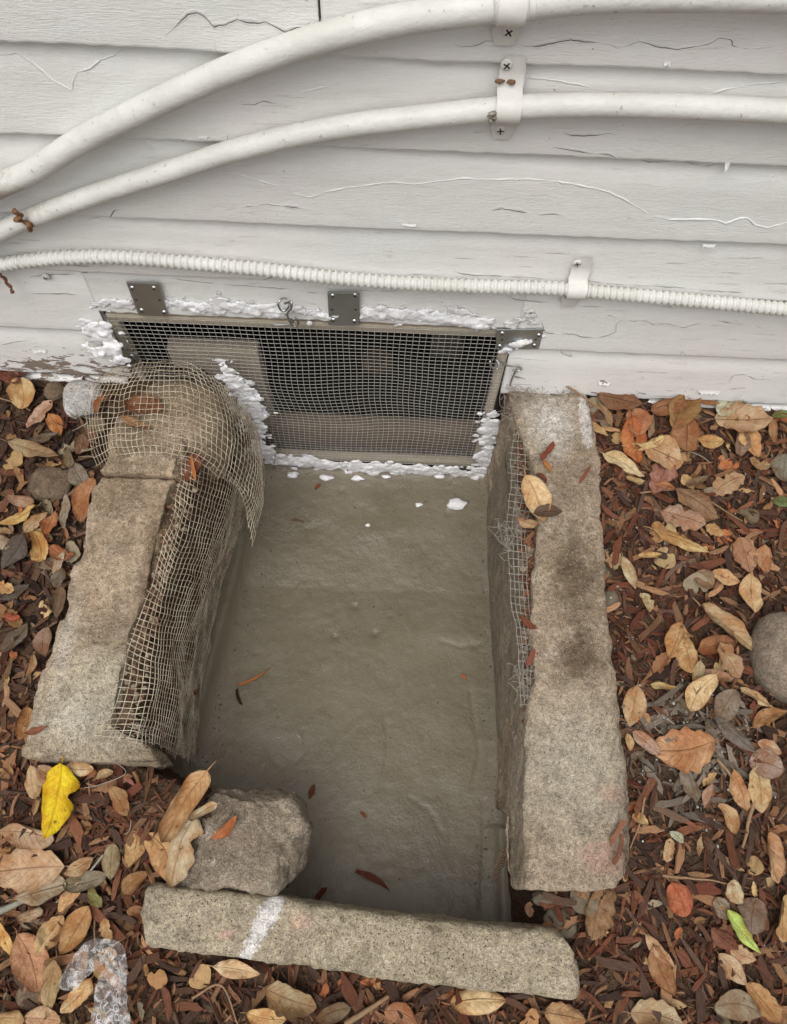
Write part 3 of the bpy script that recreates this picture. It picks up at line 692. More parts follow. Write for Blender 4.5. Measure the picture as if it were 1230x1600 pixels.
# ------------------------------------------------------------------ crawlspace behind the screen
cs = empty('crawlspace', (-0.15, 0.8, -0.46), 'dark crawlspace behind the wire screen', 'crawlspace'); cs['kind'] = 'structure'; 
X, Y = np.meshgrid(np.linspace(-1.4, 1.2, 60), np.linspace(0.145, 1.6, 40), indexing='ij')
Z = -0.44 + 0.05 * fbm(np.stack([X.ravel(), Y.ravel(), X.ravel() * 0], 1), 5, 4).reshape(X.shape) + 0.12 * sstep(0.3, 1.3, Y)
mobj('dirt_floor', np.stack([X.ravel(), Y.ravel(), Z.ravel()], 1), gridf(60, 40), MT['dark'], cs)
for lo, hi in (((-1.42, 0.15, -0.5), (-1.4, 1.6, 0.4)), ((1.2, 0.15, -0.5), (1.22, 1.6, 0.4)), ((-1.42, 1.6, -0.5), (1.22, 1.62, 0.4)), ((-1.42, 0.035, 0.33), (1.22, 1.62, 0.35))):
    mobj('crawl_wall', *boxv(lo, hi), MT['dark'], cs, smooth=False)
for x in (-0.9, -0.5, -0.1, 0.3, 0.7):
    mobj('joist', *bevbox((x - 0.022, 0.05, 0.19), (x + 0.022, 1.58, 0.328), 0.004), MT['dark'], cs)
q = aty(695, 560, 0.42)
o = mobj('crawlspace_post', *bevbox((q[0] - 0.045, 0.40, -0.46), (q[0] + 0.045, 0.48, 0.19), 0.004), MT['postwood']); tag(o, 'grey wooden post standing in the dark crawlspace', 'post')
o = mobj('sill_plank', *bevbox((OPX0, 0.034, OPB - 0.004), (OPX1 + 0.012, 0.075, OPB + 0.095), 0.003), MT['plank']); tag(o, 'brown rough plank behind the bottom of the wire screen', 'plank')
a = aty(262, 551, 0.03); b = aty(402, 551, 0.03)
o = mobj('grey_board', *bevbox((a[0], 0.030, OPB + 0.1), (b[0], 0.065, b[2]), 0.003), MT['greyboard']); tag(o, 'grey board standing behind the left of the wire screen', 'board')
rk = random.Random(3)
IV, IT = ico(3)
def rock(name, c, h, mat, seed, amp=0.18, flat=0.0, sc=2.2, box=0.0):
    V = IV.copy()
    if box:
        m = np.abs(V).max(1, keepdims=True); V = V * (1 - box) + V / m * box * 0.9
    d = 1 + amp * fbm(V + seed, sc * 0.6, 4) + amp * 0.25 * fbm(V + seed, sc * 3.0, 3)
    V = V * d[:, None]
    V[:, 2] = np.where(V[:, 2] > 1 - flat, 1 - flat + (V[:, 2] - 1 + flat) * 0.25, V[:, 2])
    return mobj(name, V * np.asarray(h) + np.asarray(c), IT, mat)
for k, (px, py, Y, h) in enumerate([(500, 590, 0.75, (0.09, 0.06, 0.07)), (560, 618, 0.55, (0.075, 0.05, 0.035)), (470, 560, 0.9, (0.1, 0.05, 0.1)), (590, 650, 0.35, (0.05, 0.04, 0.03)), (735, 600, 0.6, (0.05, 0.04, 0.09))]):
    c = aty(px, py, Y); c[2] = max(c[2], -0.40)
    o = rock('rubble_block', c, h, MT['brownstone'], k * 5.1, 0.15, 0.1, 2, 0.6)
    tag(o, ['tall pale rubble lump deep in the crawlspace', 'flat mossy block in the middle of the crawlspace', 'dark rubble lump at the back left of the crawlspace', 'small lump on the crawlspace floor behind the screen', 'upright rubble lump right of the crawlspace post'][k], 'rubble', 'rubble in the crawlspace')

# ------------------------------------------------------------------ screen frame, wire, plates, hooks
scr = empty('access_screen', (-0.18, -0.006, OPB), 'wooden framed wire screen closing the crawlspace opening', 'screen')
FW = 0.019; FY0, FY1 = -0.010, 0.008
mobj('top_rail', *bevbox((OPX0, FY0, OPT - FW), (OPX1, FY1, OPT), 0.0015), MT['frame_h'], scr)
mobj('bottom_rail', *bevbox((OPX0, FY0, OPB), (OPX1, FY1, OPB + FW), 0.0015), MT['frame_h'], scr)
mobj('left_stile', *bevbox((OPX0, FY0 - 0.0005, OPB + FW), (OPX0 + FW, FY1, OPT - FW), 0.0015), MT['frame'], scr)
mobj('right_stile', *bevbox((OPX1 - FW, FY0 - 0.0005, OPB + FW), (OPX1, FY1, OPT - FW), 0.0015), MT['frame'], scr)
def wires(S, nu, nv, r, sub=3, sides=4, jit=0.0, seed=0.0, skip=lambda a, b: False, over=0.0):
    out = []
    for dirn in (0, 1):
        n, m = (nu, nv) if dirn == 0 else (nv, nu)
        for k in range(n + 1):
            t = np.linspace(-over * random.random() / m, 1 + over * random.random() / m, m * sub + 1); s = np.full_like(t, k / n)
            P = S(s, t) if dirn == 0 else S(t, s)
            P = P + jit * np.stack([fbm(P + seed, 22, 2), fbm(P + seed + 9, 22, 2), fbm(P + seed + 19, 22, 2)], 1) * 1.0
            P[:, 1] += (0.35 * r) * (1 if dirn else -1)
            keep = np.array([not skip(*( (x, y) if dirn == 0 else (y, x))) for x, y in zip(s, t)])
            i = 0
            while i < len(P):
                if not keep[i]: i += 1; continue
                j = i
                while j < len(P) and keep[j]: j += 1
                if j - i >= 3: out.append(tube(P[i:j], r, sides, caps=False))
                i = j
    return merge(out)
CELL = 0.0127
mx0, mx1, mz0, mz1 = OPX0 + 0.004, OPX1 - 0.003, OPB + 0.004, OPT - 0.003
def ventS(a, b):                    # a across, b up
    a = np.asarray(a, float); b = np.asarray(b, float)
    x = mx0 + (mx1 - mx0) * a; z = mz0 + (mz1 - mz0) * b
    bow = np.sin(np.pi * np.clip(a, 0, 1)) * np.sin(np.pi * np.clip(b, 0, 1))
    dz = 0.007 * np.sin(a * 7.3 + 1) * bow + 0.004 * np.sin(a * 17 + b * 4) * bow
    dx = 0.006 * np.sin(b * 6.1) * bow + 0.003 * np.sin(b * 15 + a * 5) * bow
    y = -0.0125 + 0.012 * bow * np.sin(a * 9 + b * 3) * 0.6 + 0.004 * bow
    return np.stack([x + dx, y, z + dz], -1)
V, Q = wires(ventS, int((mx1 - mx0) / CELL), int((mz1 - mz0) / CELL), 0.00064, 2, 4, 0.0006)
tag(mobj('wire_mesh', V, Q, MT['ventwire'], scr), kind='stuff')
# staples of the frame
for (a, b) in ((300, 497), (480, 505), (650, 512), (766, 600), (756, 660)):
    c = aty(a, b, -0.0135); mobj('staple', *tube(np.array([c + [-0.004, 0.003, 0], c + [-0.004, -0.0008, 0], c + [0.004, -0.0008, 0], c + [0.004, 0.003, 0]]), 0.0006, 4), MT['steel'], scr)
def plate(corners, label, screws):
    # corners in photo px, clockwise from top left; laid flat on the frame and wall face
    P = np.array([aty(a, b, -0.0185) for a, b in corners]); P[:, 1] = -0.0185
    th = np.array([0, 0.0022, 0])
    cen = P.mean(0); t = empty('mending_plate', (cen[0], -0.016, P[:, 2].min()), label, 'metal plate', 'metal plates holding the screen')
    ins = P + (cen - P) * 0.03 + np.array([0, -0.0007, 0])
    V = np.vstack([P + th, P, ins]); Fc = [(8, 9, 10, 11)] + [(4 + k, 4 + (k + 1) % 4, 8 + (k + 1) % 4, 8 + k) for k in range(4)] + [(k, (k + 1) % 4, 4 + (k + 1) % 4, 4 + k) for k in range(4)]
    Fc = [f[::-1] for f in Fc]
    mobj('plate', V, Fc, MT['zinc'], t, smooth=False)
    for (a, b) in screws: screw(a, b, -0.0192, 0.0058, t, MT['steel'], MT['slot'], 0.0034, random.uniform(0, 80))
    c = P[0] * .5 + P[3] * .5 + (cen - (P[0] + P[3]) / 2) * 0.25 + np.array([0, -0.001, 0]); mobj('hole', *dome(c, 0.0028, 0.0004, 10), MT['slot'], t)
    c = P[1] * .5 + P[2] * .5 + (cen - (P[1] + P[2]) / 2) * 0.25 + np.array([0, -0.001, 0]); mobj('hole', *dome(c, 0.0028, 0.0004, 10), MT['slot'], t)
plate([(197, 441), (248, 442), (263, 494), (217, 493)], 'slanting zinc plate with four screws at the left of the top rail', [(207, 450), (241, 450), (222, 485), (257, 488)])
plate([(512, 457), (562, 457), (562, 508), (514, 508)], 'upright zinc plate with screws at the middle of the top rail', [(520, 462), (555, 461), (521, 500), (554, 502)])
plate([(776, 515), (850, 514), (842, 546), (775, 546)], 'zinc plate half covered by foam at the right of the screen', [(785, 521), (842, 524), (781, 541), (835, 540)])
plate([(176, 545), (214, 552), (216, 574), (180, 570)], 'zinc plate with bluish screws low at the left, half hidden by foam', [(160 + 25, 556), (206, 556)])
def hookchain(name, label, pieces):
    allP = np.array([p for pc, r in pieces for p in pc]); t = empty(name, (allP[:, 0].mean(), -0.02, allP[:, 2].min()), label, 'hook', 'hook and eye latches of the screen')
    for k, (pc, r) in enumerate(pieces):
        mobj('eye' if k == 0 else 'hook', *tube(cr(pc, 10 * len(pc)), r, 8), MT['steel'], t)
def wp_(l, y0): return [aty(a, b, y) for a, b, y in l]
hookchain('hook_latch', 'bent steel hook hanging from an eye between the top plates', [
    (wp_([(447, 466, -0.012), (440, 467, -0.026), (435, 475, -0.034), (439, 484, -0.036), (446, 485, -0.036), (452, 478, -0.034), (452, 469, -0.028)], 0), 0.0022),
    (wp_([(445, 474, -0.031), (455, 472, -0.037), (455, 482, -0.042), (449, 490, -0.04), (452, 500, -0.036), (459, 510, -0.034), (466, 506, -0.032), (464, 499, -0.03), (459, 498, -0.032), (457, 504, -0.034), (448, 507, -0.034), (428, 508, -0.032)], 0), 0.0022)])
hookchain('hook_latch', 'steel hook and eye between the right stile and the wall', [
    (wp_([(772, 559, -0.012), (766, 564, -0.026), (768, 573, -0.032), (776, 577, -0.032), (780, 570, -0.026), (776, 562, -0.018)], 0), 0.0021),
    (wp_([(781, 562, -0.024), (788, 569, -0.026), (798, 572, -0.024), (810, 573, -0.022), (815, 577, -0.02), (808, 580, -0.022), (801, 578, -0.024)], 0), 0.0018),
    (wp_([(812, 571, -0.016), (806, 580, -0.022), (800, 592, -0.024), (797, 602, -0.016)], 0), 0.0022)])
hookchain('hook_latch', 'small hook beside the foam at the left stile', [
    (wp_([(160, 540, -0.014), (172, 536, -0.026), (186, 539, -0.03), (196, 545, -0.03), (200, 538, -0.028), (198, 531, -0.022), (192, 530, -0.014)], 0), 0.0019)])

# ------------------------------------------------------------------ expanding foam
SV, ST = ico(2)
def foam(name, label, blobs, voxel=0.0028, y=-0.015, amp=0.0026):
    bm = []
    for (a, b, rpx, *rest) in blobs:
        c = aty(a, b, rest[0] if rest else y); r = rpx * depth(c) / FPX
        bm.append((SV * r * np.array([1.5, 0.22, 0.95]) + c, ST))
        for k in range(7):
            d = rng.normal(size=3) * r * np.array([1.0, 0.12, 0.65]); rr = r * rng.uniform(0.25, 0.55)
            bm.append((SV * rr * np.array([1.4, 0.3, 1.0]) + c + d, ST))
    V, T = merge(bm)
    me = make_mesh('tmp', V, T, MT['foam']); o = bpy.data.objects.new('tmp', me); COL.objects.link(o)
    m = o.modifiers.new('r', 'REMESH'); m.mode = 'VOXEL'; m.voxel_size = voxel
    dg = bpy.context.evaluated_depsgraph_get(); ev = o.evaluated_get(dg); me2 = ev.to_mesh()
    V = np.zeros(len(me2.vertices) * 3); me2.vertices.foreach_get('co', V); V = V.reshape(-1, 3)
    Fc = np.array([list(p.vertices) for p in me2.polygons if len(p.vertices) == 4])
    ev.to_mesh_clear(); bpy.data.objects.remove(o); bpy.data.meshes.remove(me)
    N = normals(V, Fc); V = V + N * (amp * 1.1 * fbm(V, 150, 3) + amp * 1.2 * fbm(V, 50, 2))[:, None]
    o = mobj(name, V, Fc, MT['foam']); return tag(o, label, 'foam', 'expanding foam round the screen')
def run(pts, r, step=9, jr=0.35, jy=4, y=None):
    out = []; P = np.array(pts, float)
    L = np.r_[0, np.cumsum(np.linalg.norm(np.diff(P[:, :2], axis=0), axis=1))]
    for t in np.arange(0, L[-1] + 1, step):
        v = [np.interp(t, L, P[:, k]) for k in range(P.shape[1])]
        e = [v[0] + random.uniform(-3, 3), v[1] + random.uniform(-jy, jy), r * random.uniform(1 - jr, 1 + jr)]
        if len(v) > 2: e.append(v[2])
        out.append(tuple(e))
    return out
foam('foam_bead', 'white foam along the top of the screen left of the slanting plate', run([(148, 472), (175, 472), (204, 476)], 8) + [(158, 476, 9), (196, 474, 9)])
foam('foam_bead', 'white foam between the slanting plate and the hanging hook', run([(262, 476), (340, 478), (400, 483), (432, 488)], 9.5) + [(344, 470, 10), (420, 480, 9)])
foam('foam_bead', 'white foam between the hanging hook and the upright plate', run([(462, 486), (490, 488), (510, 491)], 10))
foam('foam_bead', 'long white foam bead from the upright plate to the right corner', run([(568, 490), (640, 495), (700, 498), (762, 504)], 11, 8) + [(720, 488, 10), (625, 508, 5), (757, 512, 8), (690, 500, 7), (742, 505, 9)])
foam('foam_bead', 'white foam lump smeared over the right plate', [(800, 508, 9), (812, 500, 8), (828, 494, 9), (836, 505, 7)] + run([(838, 522), (818, 532), (800, 548)], 8, 7, y=-0.02) + [(792, 548, 7, -0.022), (806, 538, 9, -0.024)])
foam('foam_bead', 'big white foam lumps beside the upper left stile', [(152, 515, 17, -0.03), (140, 505, 12), (164, 530, 13, -0.035), (150, 530, 13, -0.03), (170, 548, 15, -0.045), (155, 550, 13, -0.04), (194, 562, 9, -0.05), (185, 566, 8, -0.05), (112, 505, 6), (125, 512, 7)])
foam('foam_bead', 'torn white foam running down beside the left net', [(345, 564, 7, -0.02), (356, 578, 9, -0.03)] + run([(350, 592, -0.03), (372, 600, -0.03), (388, 625, -0.03), (398, 665, -0.03), (408, 698, -0.03), (424, 716, -0.02)], 11, 6) + run([(362, 585, -0.02), (392, 610, -0.02), (404, 650, -0.02)], 9, 9))
foam('foam_bead', 'white foam bead along the bottom of the screen', run([(430, 718), (480, 722), (540, 728), (600, 730), (660, 733), (720, 737)], 10.5, 6, 0.4, 3) + run([(440, 722), (560, 735), (680, 742)], 5, 14) + [(470, 745, 4), (545, 745, 4)])
foam('foam_bead', 'white foam climbing the lower right corner of the screen', run([(768, 650), (766, 685), (758, 715), (750, 745)], 10.5, 6) + [(735, 742, 10), (715, 740, 9), (752, 735, 11)])
def crumb(px, py, rpx, label, z=None):
    c = atf(px, py); r = rpx * depth(c) / FPX
    V = SV * (1 + 0.9 * fbm(SV * [1, 1, 0.2] + px, 1.9, 3))[:, None] * np.array([r * 1.5, r * 0.9, r * 0.3]); c[2] = fz(c[0], c[1]) + r * 0.25
    o = mobj('foam_crumb', V + c, ST, MT['foam']); tag(o, label, 'foam crumb', 'foam crumbs on the wet concrete')
crumb(713, 787, 10, 'largest white foam crumb on the wet concrete near the screen')
for k, (a, b, r) in enumerate([(655, 788, 4), (458, 743, 7), (512, 748, 7), (560, 748, 6), (604, 745, 4), (688, 744, 6), (575, 820, 3)]):
    crumb(a, b, r, ['pair of tiny foam crumbs left of the largest one', 'flat foam crumb at the left end of the bottom foam', 'lumpy foam crumb below the left half of the bottom foam', 'foam crumb below the middle of the bottom foam', 'small foam crumb right of the middle of the bottom foam', 'thin foam crumb near the right end of the bottom foam', 'tiny pale crumb alone on the upper concrete'][k])

# ------------------------------------------------------------------ conduits and straps
def wallpath(pts, y): return np.array([aty(a, b, y) for a, b in pts])
r1, r2 = 0.0178, 0.0157
up = [(-120, 350), (0, 290), (50, 268), (123, 222), (202, 181), (302, 134), (403, 93), (504, 60), (610, 34), (700, 20), (800, 7), (900, -3), (1020, -8), (1230, -6), (1400, 2)]
lo_ = [(-120, 420), (0, 362), (50, 340), (151, 303), (252, 271), (353, 239), (454, 213), (554, 195), (620, 187), (711, 177), (790, 169), (860, 165), (960, 164), (1060, 166), (1150, 170), (1230, 174), (1400, 184)]
P = wallpath(up, -0.019 - r1); P = np.vstack([P[0] + (P[0] - P[1]) * 3, P, P[-1] + (P[-1] - P[-2]) * 3])
o = empty('conduit_pipe', P[len(P) // 2], 'thick white painted conduit bending up to the top right', 'pipe', 'white pipes on the wall')
pp = cr(P, 260); mobj('pipe', *tube(pp, r1 * (1 + 0.012 * fbm(pp, 12, 2)), 20), MT['pipe'], o)
def sleeve(path, px, half, r, name, par, mat):
    w0 = aty(px, 0, -0.03)[0]; i = np.argmin(np.abs(path[:, 0] - w0)); L = np.r_[0, np.cumsum(np.linalg.norm(np.diff(path, axis=0), axis=1))]
    t = L[i] + np.linspace(-half, half, 12); Q_ = np.stack([np.interp(t, L, path[:, k]) for k in range(3)], 1)
    rr = np.full(12, r); rr[0] = rr[-1] = r * 0.93
    return mobj(name, *tube(Q_, rr, 20), mat, par)
sleeve(pp, 802, 0.021, r1 * 1.13, 'coupling', o, MT['pipe']); sleeve(pp, 832, 0.006, r1 * 1.05, 'coupling_ring', o, MT['strap'])
P = wallpath(lo_, -0.019 - r2); P = np.vstack([P[0] + (P[0] - P[1]) * 3, P, P[-1] + (P[-1] - P[-2]) * 3])
o = mobj('conduit_pipe', *(lambda q: tube(q, r2 * (1 + 0.012 * fbm(q, 12, 2)), 18))(cr(P, 260)), MT['pipe']); tag(o, 'thinner white painted conduit held by the two-screw strap', 'pipe', 'white pipes on the wall')
lp = cr(P, 260)
fl = [(-140, 440), (0, 414), (60, 406), (112, 402), (187, 402), (299, 411), (411, 421), (512, 433), (624, 442), (737, 447), (870, 451), (951, 458), (1066, 468), (1142, 475), (1230, 483), (1400, 495)]
P = wallpath(fl, -0.032); P = np.vstack([P[0] + (P[0] - P[1]) * 2, P, P[-1] + (P[-1] - P[-2]) * 2]); q0 = cr(P, 400)
L = np.r_[0, np.cumsum(np.linalg.norm(np.diff(q0, axis=0), axis=1))]; n = int(L[-1] / 0.0017); t = np.linspace(0, L[-1], n)
fp = np.stack([np.interp(t, L, q0[:, k]) for k in range(3)], 1)
ph = t / 0.0118
rr = 0.0118 + 0.0017 * np.sign(np.sin(ph * 2 * math.pi)) * np.abs(np.sin(ph * 2 * math.pi)) ** 0.5
o = mobj('flexible_conduit', *tube(fp, rr, 14), MT['pipe']); tag(o, 'white ribbed flexible conduit running above the screen', 'pipe', 'white pipes on the wall')
def strap(label, path, px, r, wdt, up_px, dn_px, screws, top=True, bot=True):
    w0 = aty(px[0], px[1], -0.03)[0]; i = np.argmin(np.abs(path[:, 0] - w0)); c = path[i]
    T = path[i + 2] - path[i - 2]; T /= np.linalg.norm(T); T = np.array([1.0, 0, 0]); Nz = np.array([0, 0, 1.0])
    prof = []
    ywall = min(c[1] + r + 0.002, -0.0165)
    zu = aty(px[0], up_px, -0.018)[2] - c[2]; zd = aty(px[0], dn_px, -0.018)[2] - c[2]
    if top: prof += [(ywall - 0.004, zu), (ywall - 0.004, zu * 0.6 + (r + 0.003) * 0.4), (ywall - 0.005, r + 0.004)]
    for a in np.linspace(75, -75, 13):
        prof.append((c[1] - (r + 0.0016) * math.cos(math.radians(a)), (r + 0.0016) * math.sin(math.radians(a))))
    if bot: prof += [(ywall - 0.005, -r - 0.004), (ywall - 0.004, zd * 0.6 - (r + 0.003) * 0.4), (ywall - 0.004, zd)]
    prof = np.array(prof); n = len(prof); th = 0.0016
    dn = np.gradient(prof, axis=0); nn = np.stack([-dn[:, 1], dn[:, 0]], 1); nn /= np.linalg.norm(nn, axis=1, keepdims=True); nn *= -1
    if nn[n // 2, 0] > 0: nn *= -1
    outer = prof + nn * th
    V = []
    for s in (-1, -0.82, 0.82, 1):
        sq = 0.75 if abs(s) == 1 else 1.0
        for k, (y, z) in enumerate(outer):
            taper = 0.72 if (k == 0 and top) or (k == n - 1 and bot) else 1.0
            pt = c + T * (s * wdt / 2 * taper) + Nz * z; pt[1] = prof[k][0] + (y - prof[k][0]) * (0.2 if abs(s) == 1 else 1.0); V.append(pt)
    V = np.array(V); Q = gridf(4, n)
    t_ = empty('pipe_strap', (c[0], -0.016, V[:, 2].min()), label, 'pipe strap', 'pipe straps on the wall')
    mobj('band', V, Q, MT['strap'], t_)
    # inner face so the band has thickness
    V2 = V.copy(); V2[:, 1] += th
    mobj('band_back', V2, Q[:, ::-1], MT['strap'], t_)
    for (a, b, rad) in screws: screw(a, b, ywall - 0.006, rad, t_, MT['strap'], MT['slot'], 0.0032, random.uniform(5, 60))
    return t_
strap('white painted strap tab with one screw under the upper conduit', pp, (797, 20), r1 * 1.13, 0.034, -60, 68, [(795, 49, 0.0085)])
s2 = strap('white painted two-screw strap round the lower conduit', lp, (791, 170), r2, 0.034, 84, 214, [(792, 101, 0.0082), (782, 203, 0.0078)])
for (a, b) in ((781, 127), (799, 128)):
    c = aty(a, b, -0.026); mobj('rust_spot', SV * np.array([0.006, 0.0012, 0.004]) * (1 + 0.4 * fbm(SV + a, 2, 2))[:, None] + c, ST, MT['rust'], s2)
strap('white painted strap round the ribbed conduit', fp, (899, 455), 0.0128, 0.034, 398, 476, [(902, 411, 0.0082)])
def scrap(name, label, px, py, y, lenp, rp, seed, mat, cat, group=None):
    c = aty(px, py, y); k = depth(c) / FPX
    pts = [c + np.array([rk.uniform(-1, 1) * rp * k, -abs(rk.uniform(0, 1)) * rp * k, (0.5 - q / 7) * lenp * k]) for q in range(8)]
    V, Q = tube(cr(pts, 40), rp * k * (0.35 + 0.35 * np.abs(np.sin(np.linspace(0, 9, 40) + seed))), 6)
    V = V + 0.35 * rp * k * np.stack([fbm(V, 150, 2), fbm(V + 5, 150, 2), fbm(V + 9, 150, 2)], 1)
    return tag(mobj(name, V, Q, mat), label, cat, group)
MT['cocoon'] = m_flat('cocoon', lin(140, 104, 74), 0.95, 0, 200, 0.6, 0.003)
scrap('debris_clump', 'brown debris clump stuck on the left end of the lower conduit', 36, 342, -0.052, 44, 7, 1, MT['cocoon'], 'debris')
scrap('debris_clump', 'thin brown scrap hanging under the ribbed conduit at the left edge', 10, 440, -0.03, 42, 4, 2, MT['cocoon'], 'debris')
scrap('debris_clump', 'pale web clump at the left edge of the two-screw strap', 768, 180, -0.05, 20, 6, 3, MT['oldwire'], 'debris')
scrap('debris_clump', 'small web clump beside the upper conduit coupling', 778, 30, -0.05, 16, 4, 4, MT['oldwire'], 'debris')

# ------------------------------------------------------------------ concrete side walls of the pit
def nick(V0, h, V, N, seed, depth_=0.05, wid=0.022):     # broken nicks along the edges of a box of half sizes h
    d = np.sort(np.asarray(h) - np.abs(V0), axis=1)[:, 1]
    e = np.exp(-(np.clip(d, 0, 9) / wid) ** 2)
    return V - N * (depth_ * e * np.clip(fbm(V + seed, 15, 4) - 0.12, 0, 0.5))[:, None]
def slab(lo, hi, res, r, fn=None, amp=0.006, amp2=0.0018, seed=0.0):
    lo = np.asarray(lo, float); hi = np.asarray(hi, float)
    V, Q = rbox((hi - lo) / 2, res, r); V0 = V.copy(); V = V + (lo + hi) / 2
    N = normals(V, Q)
    if fn is not None: V = fn(V, N)
    V = nick(V0, (hi - lo) / 2, V, N, seed + 5.5)
    V = V + N * (amp * fbm(V + seed, 9, 3) + amp2 * fbm(V + seed, 70, 3))[:, None]
    return V, Q
left = empty('concrete_side_wall', (-0.51, -0.5, -0.1), 'cracked tan concrete kerb left of the pit, net along its inner side', 'kerb')
ya, yb = atz(255, 745, 0.05)[1], -0.83
def lx(y): return np.interp(y, [-0.83, -0.25, 0], [-0.632, -0.608, -0.59])
RXP = sorted([(atz(a, b, 0.05)[1], atz(a, b, 0.05)[0]) for a, b in ((285, 712), (265, 770), (246, 850), (229, 923), (205, 985), (196, 1015), (186, 1080), (176, 1135), (230, 1165), (250, 1195))])
EDP = sorted([(atz(a, b, 0.045)[1], atz(a, b, 0.045)[0]) for a, b in ((330, 722), (296, 823), (268, 902), (251, 977), (240, 1038), (231, 1091), (222, 1158))])
def rx(y): return np.interp(y, [q[0] for q in RXP], [q[1] for q in RXP])
def ex_(y): return np.interp(y, [q[0] for q in EDP], [q[1] for q in EDP])
def lf(V, N):
    V = V.copy(); t = (V[:, 0] + 0.62) / 0.24; V[:, 0] = lx(V[:, 1]) + t * (rx(V[:, 1]) - lx(V[:, 1]))
    top = N[:, 2] > 0.5
    V[:, 2] += 0.007 * fbm(V, 5, 2) - np.where(top, 0.004, 0) * sstep(-0.47, -0.40, V[:, 0])
    V[:, 0] += (0.008 * fbm(V * [0, 1, 1], 30, 4) - 0.006 * (np.abs(fbm(V * [0, 1, 1], 17, 2)) > 0.38)) * (np.abs(N[:, 0]) > 0.4)
    V[:, 2] += 0.003 * fbm(V, 40, 3)
    cr1 = [atz(a, b, 0.05) for a, b in ((120, 1010), (150, 1002), (178, 1000), (200, 1003))]
    cr2 = [atz(a, b, 0.05) for a, b in ((150, 1003), (170, 985), (185, 975), (208, 972))]
    cr3 = [atz(a, b, 0.05) for a, b in ((150, 1085), (170, 1070), (195, 1060))]
    for c_ in (cr1, cr2, cr3): V[:, 2] += np.where(top, groove(V[:, 0], V[:, 1], c_, 0.0035, 0.006), 0)
    # chipped inner front corner
    c = atz(235, 1165, 0.05); d = np.hypot(V[:, 0] - c[0], V[:, 1] - c[1]); V[:, 2] -= np.where(top, 0.02 * np.exp(-(d / 0.045) ** 2), 0)
    return V
mobj('slab', *slab((-0.62, yb, -0.10), (-0.38, ya - 0.003, 0.05), 0.0048, 0.009, lf, 0.004, 0.0032), MT['leftc'], left)
def lf2(V, N):
    V = lf(V, N); V[:, 1] += 0.007 * fbm(V * [1, 0, 1], 22, 3); V[:, 2] += 0.003; return V
def lf1(V, N):
    V = lf(V, N); return V
mobj('slab', *slab((-0.62, ya + 0.003, -0.10), (-0.38, -0.13, 0.055), 0.006, 0.012, lf2, 0.004, 0.0018), MT['leftc'], left)
V = IV.copy(); V = np.sign(V) * np.abs(V) ** 0.75
V = V * np.array([0.105, 0.10, 0.125]) * (1 + 0.08 * fbm(V, 1.6, 4))[:, None] + np.array([-0.475, -0.115, -0.044])
mobj('rounded_end', V, IT, MT['leftc'], left)
def cfn(V, N):
    V = V.copy(); t = (V[:, 0] + 0.5) / 0.1; low = sstep(0.03, -0.4, V[:, 2])
    V[:, 0] = -0.53 + t * (ex_(V[:, 1]) - 0.024 - 0.016 * low + 0.53)
    V[:, 0] += (0.012 * fbm(V * [0, 1, 1], 11, 4) - 0.006) * (N[:, 0] > 0.3); V[:, 2] += 0.008 * fbm(V, 24, 3) * (N[:, 2] > 0.3)
    return V
mobj('rubble_core', *slab((-0.5, -0.80, -0.42), (-0.4, -0.02, 0.030), 0.0065, 0.014, cfn, 0.004, 0.003, 31.0), MT['rubble'], left)
# soil and rubble under the net at the inner side: gravel ledge
def lumps(name, spots, mat, col, seed, label, cat, size=(0.004, 0.011), tint=None):
    r_ = np.random.default_rng(seed); parts = []; cols = []
    B, T = ico(1)
    for p in spots:
        s = r_.uniform(*size); sh = s * r_.uniform(0.6, 1.2, 3) * np.array([1, 1, 0.75])
        V = B * (1 + 0.25 * r_.normal(size=(len(B), 1))) * sh + np.asarray(p); parts.append((V, T))
        c = np.array(col[r_.integers(len(col))]); c = c * r_.uniform(0.7, 1.15); c[3] = 1; cols.append(np.tile(c, (len(V), 1)))
    V, F_ = merge(parts); o = mobj(name, V, F_, mat, col=np.concatenate(cols)); return tag(o, label, cat, kind='stuff')
sp = []
for k in range(420):
    y = rng.uniform(-0.80, -0.22); x = rng.uniform(rx(y) - 0.002, max(rx(y) + 0.004, ex_(y) - 0.012)); sp.append((x, y, 0.030 + rng.uniform(-0.003, 0.004)))
lumps('gravel', sp, MT['litter'], [lin(150, 124, 100), lin(120, 92, 74), lin(176, 160, 138), lin(104, 78, 62)], 5, 'small gravel and mortar bits under the net on the left kerb', 'gravel', (0.002, 0.0065))

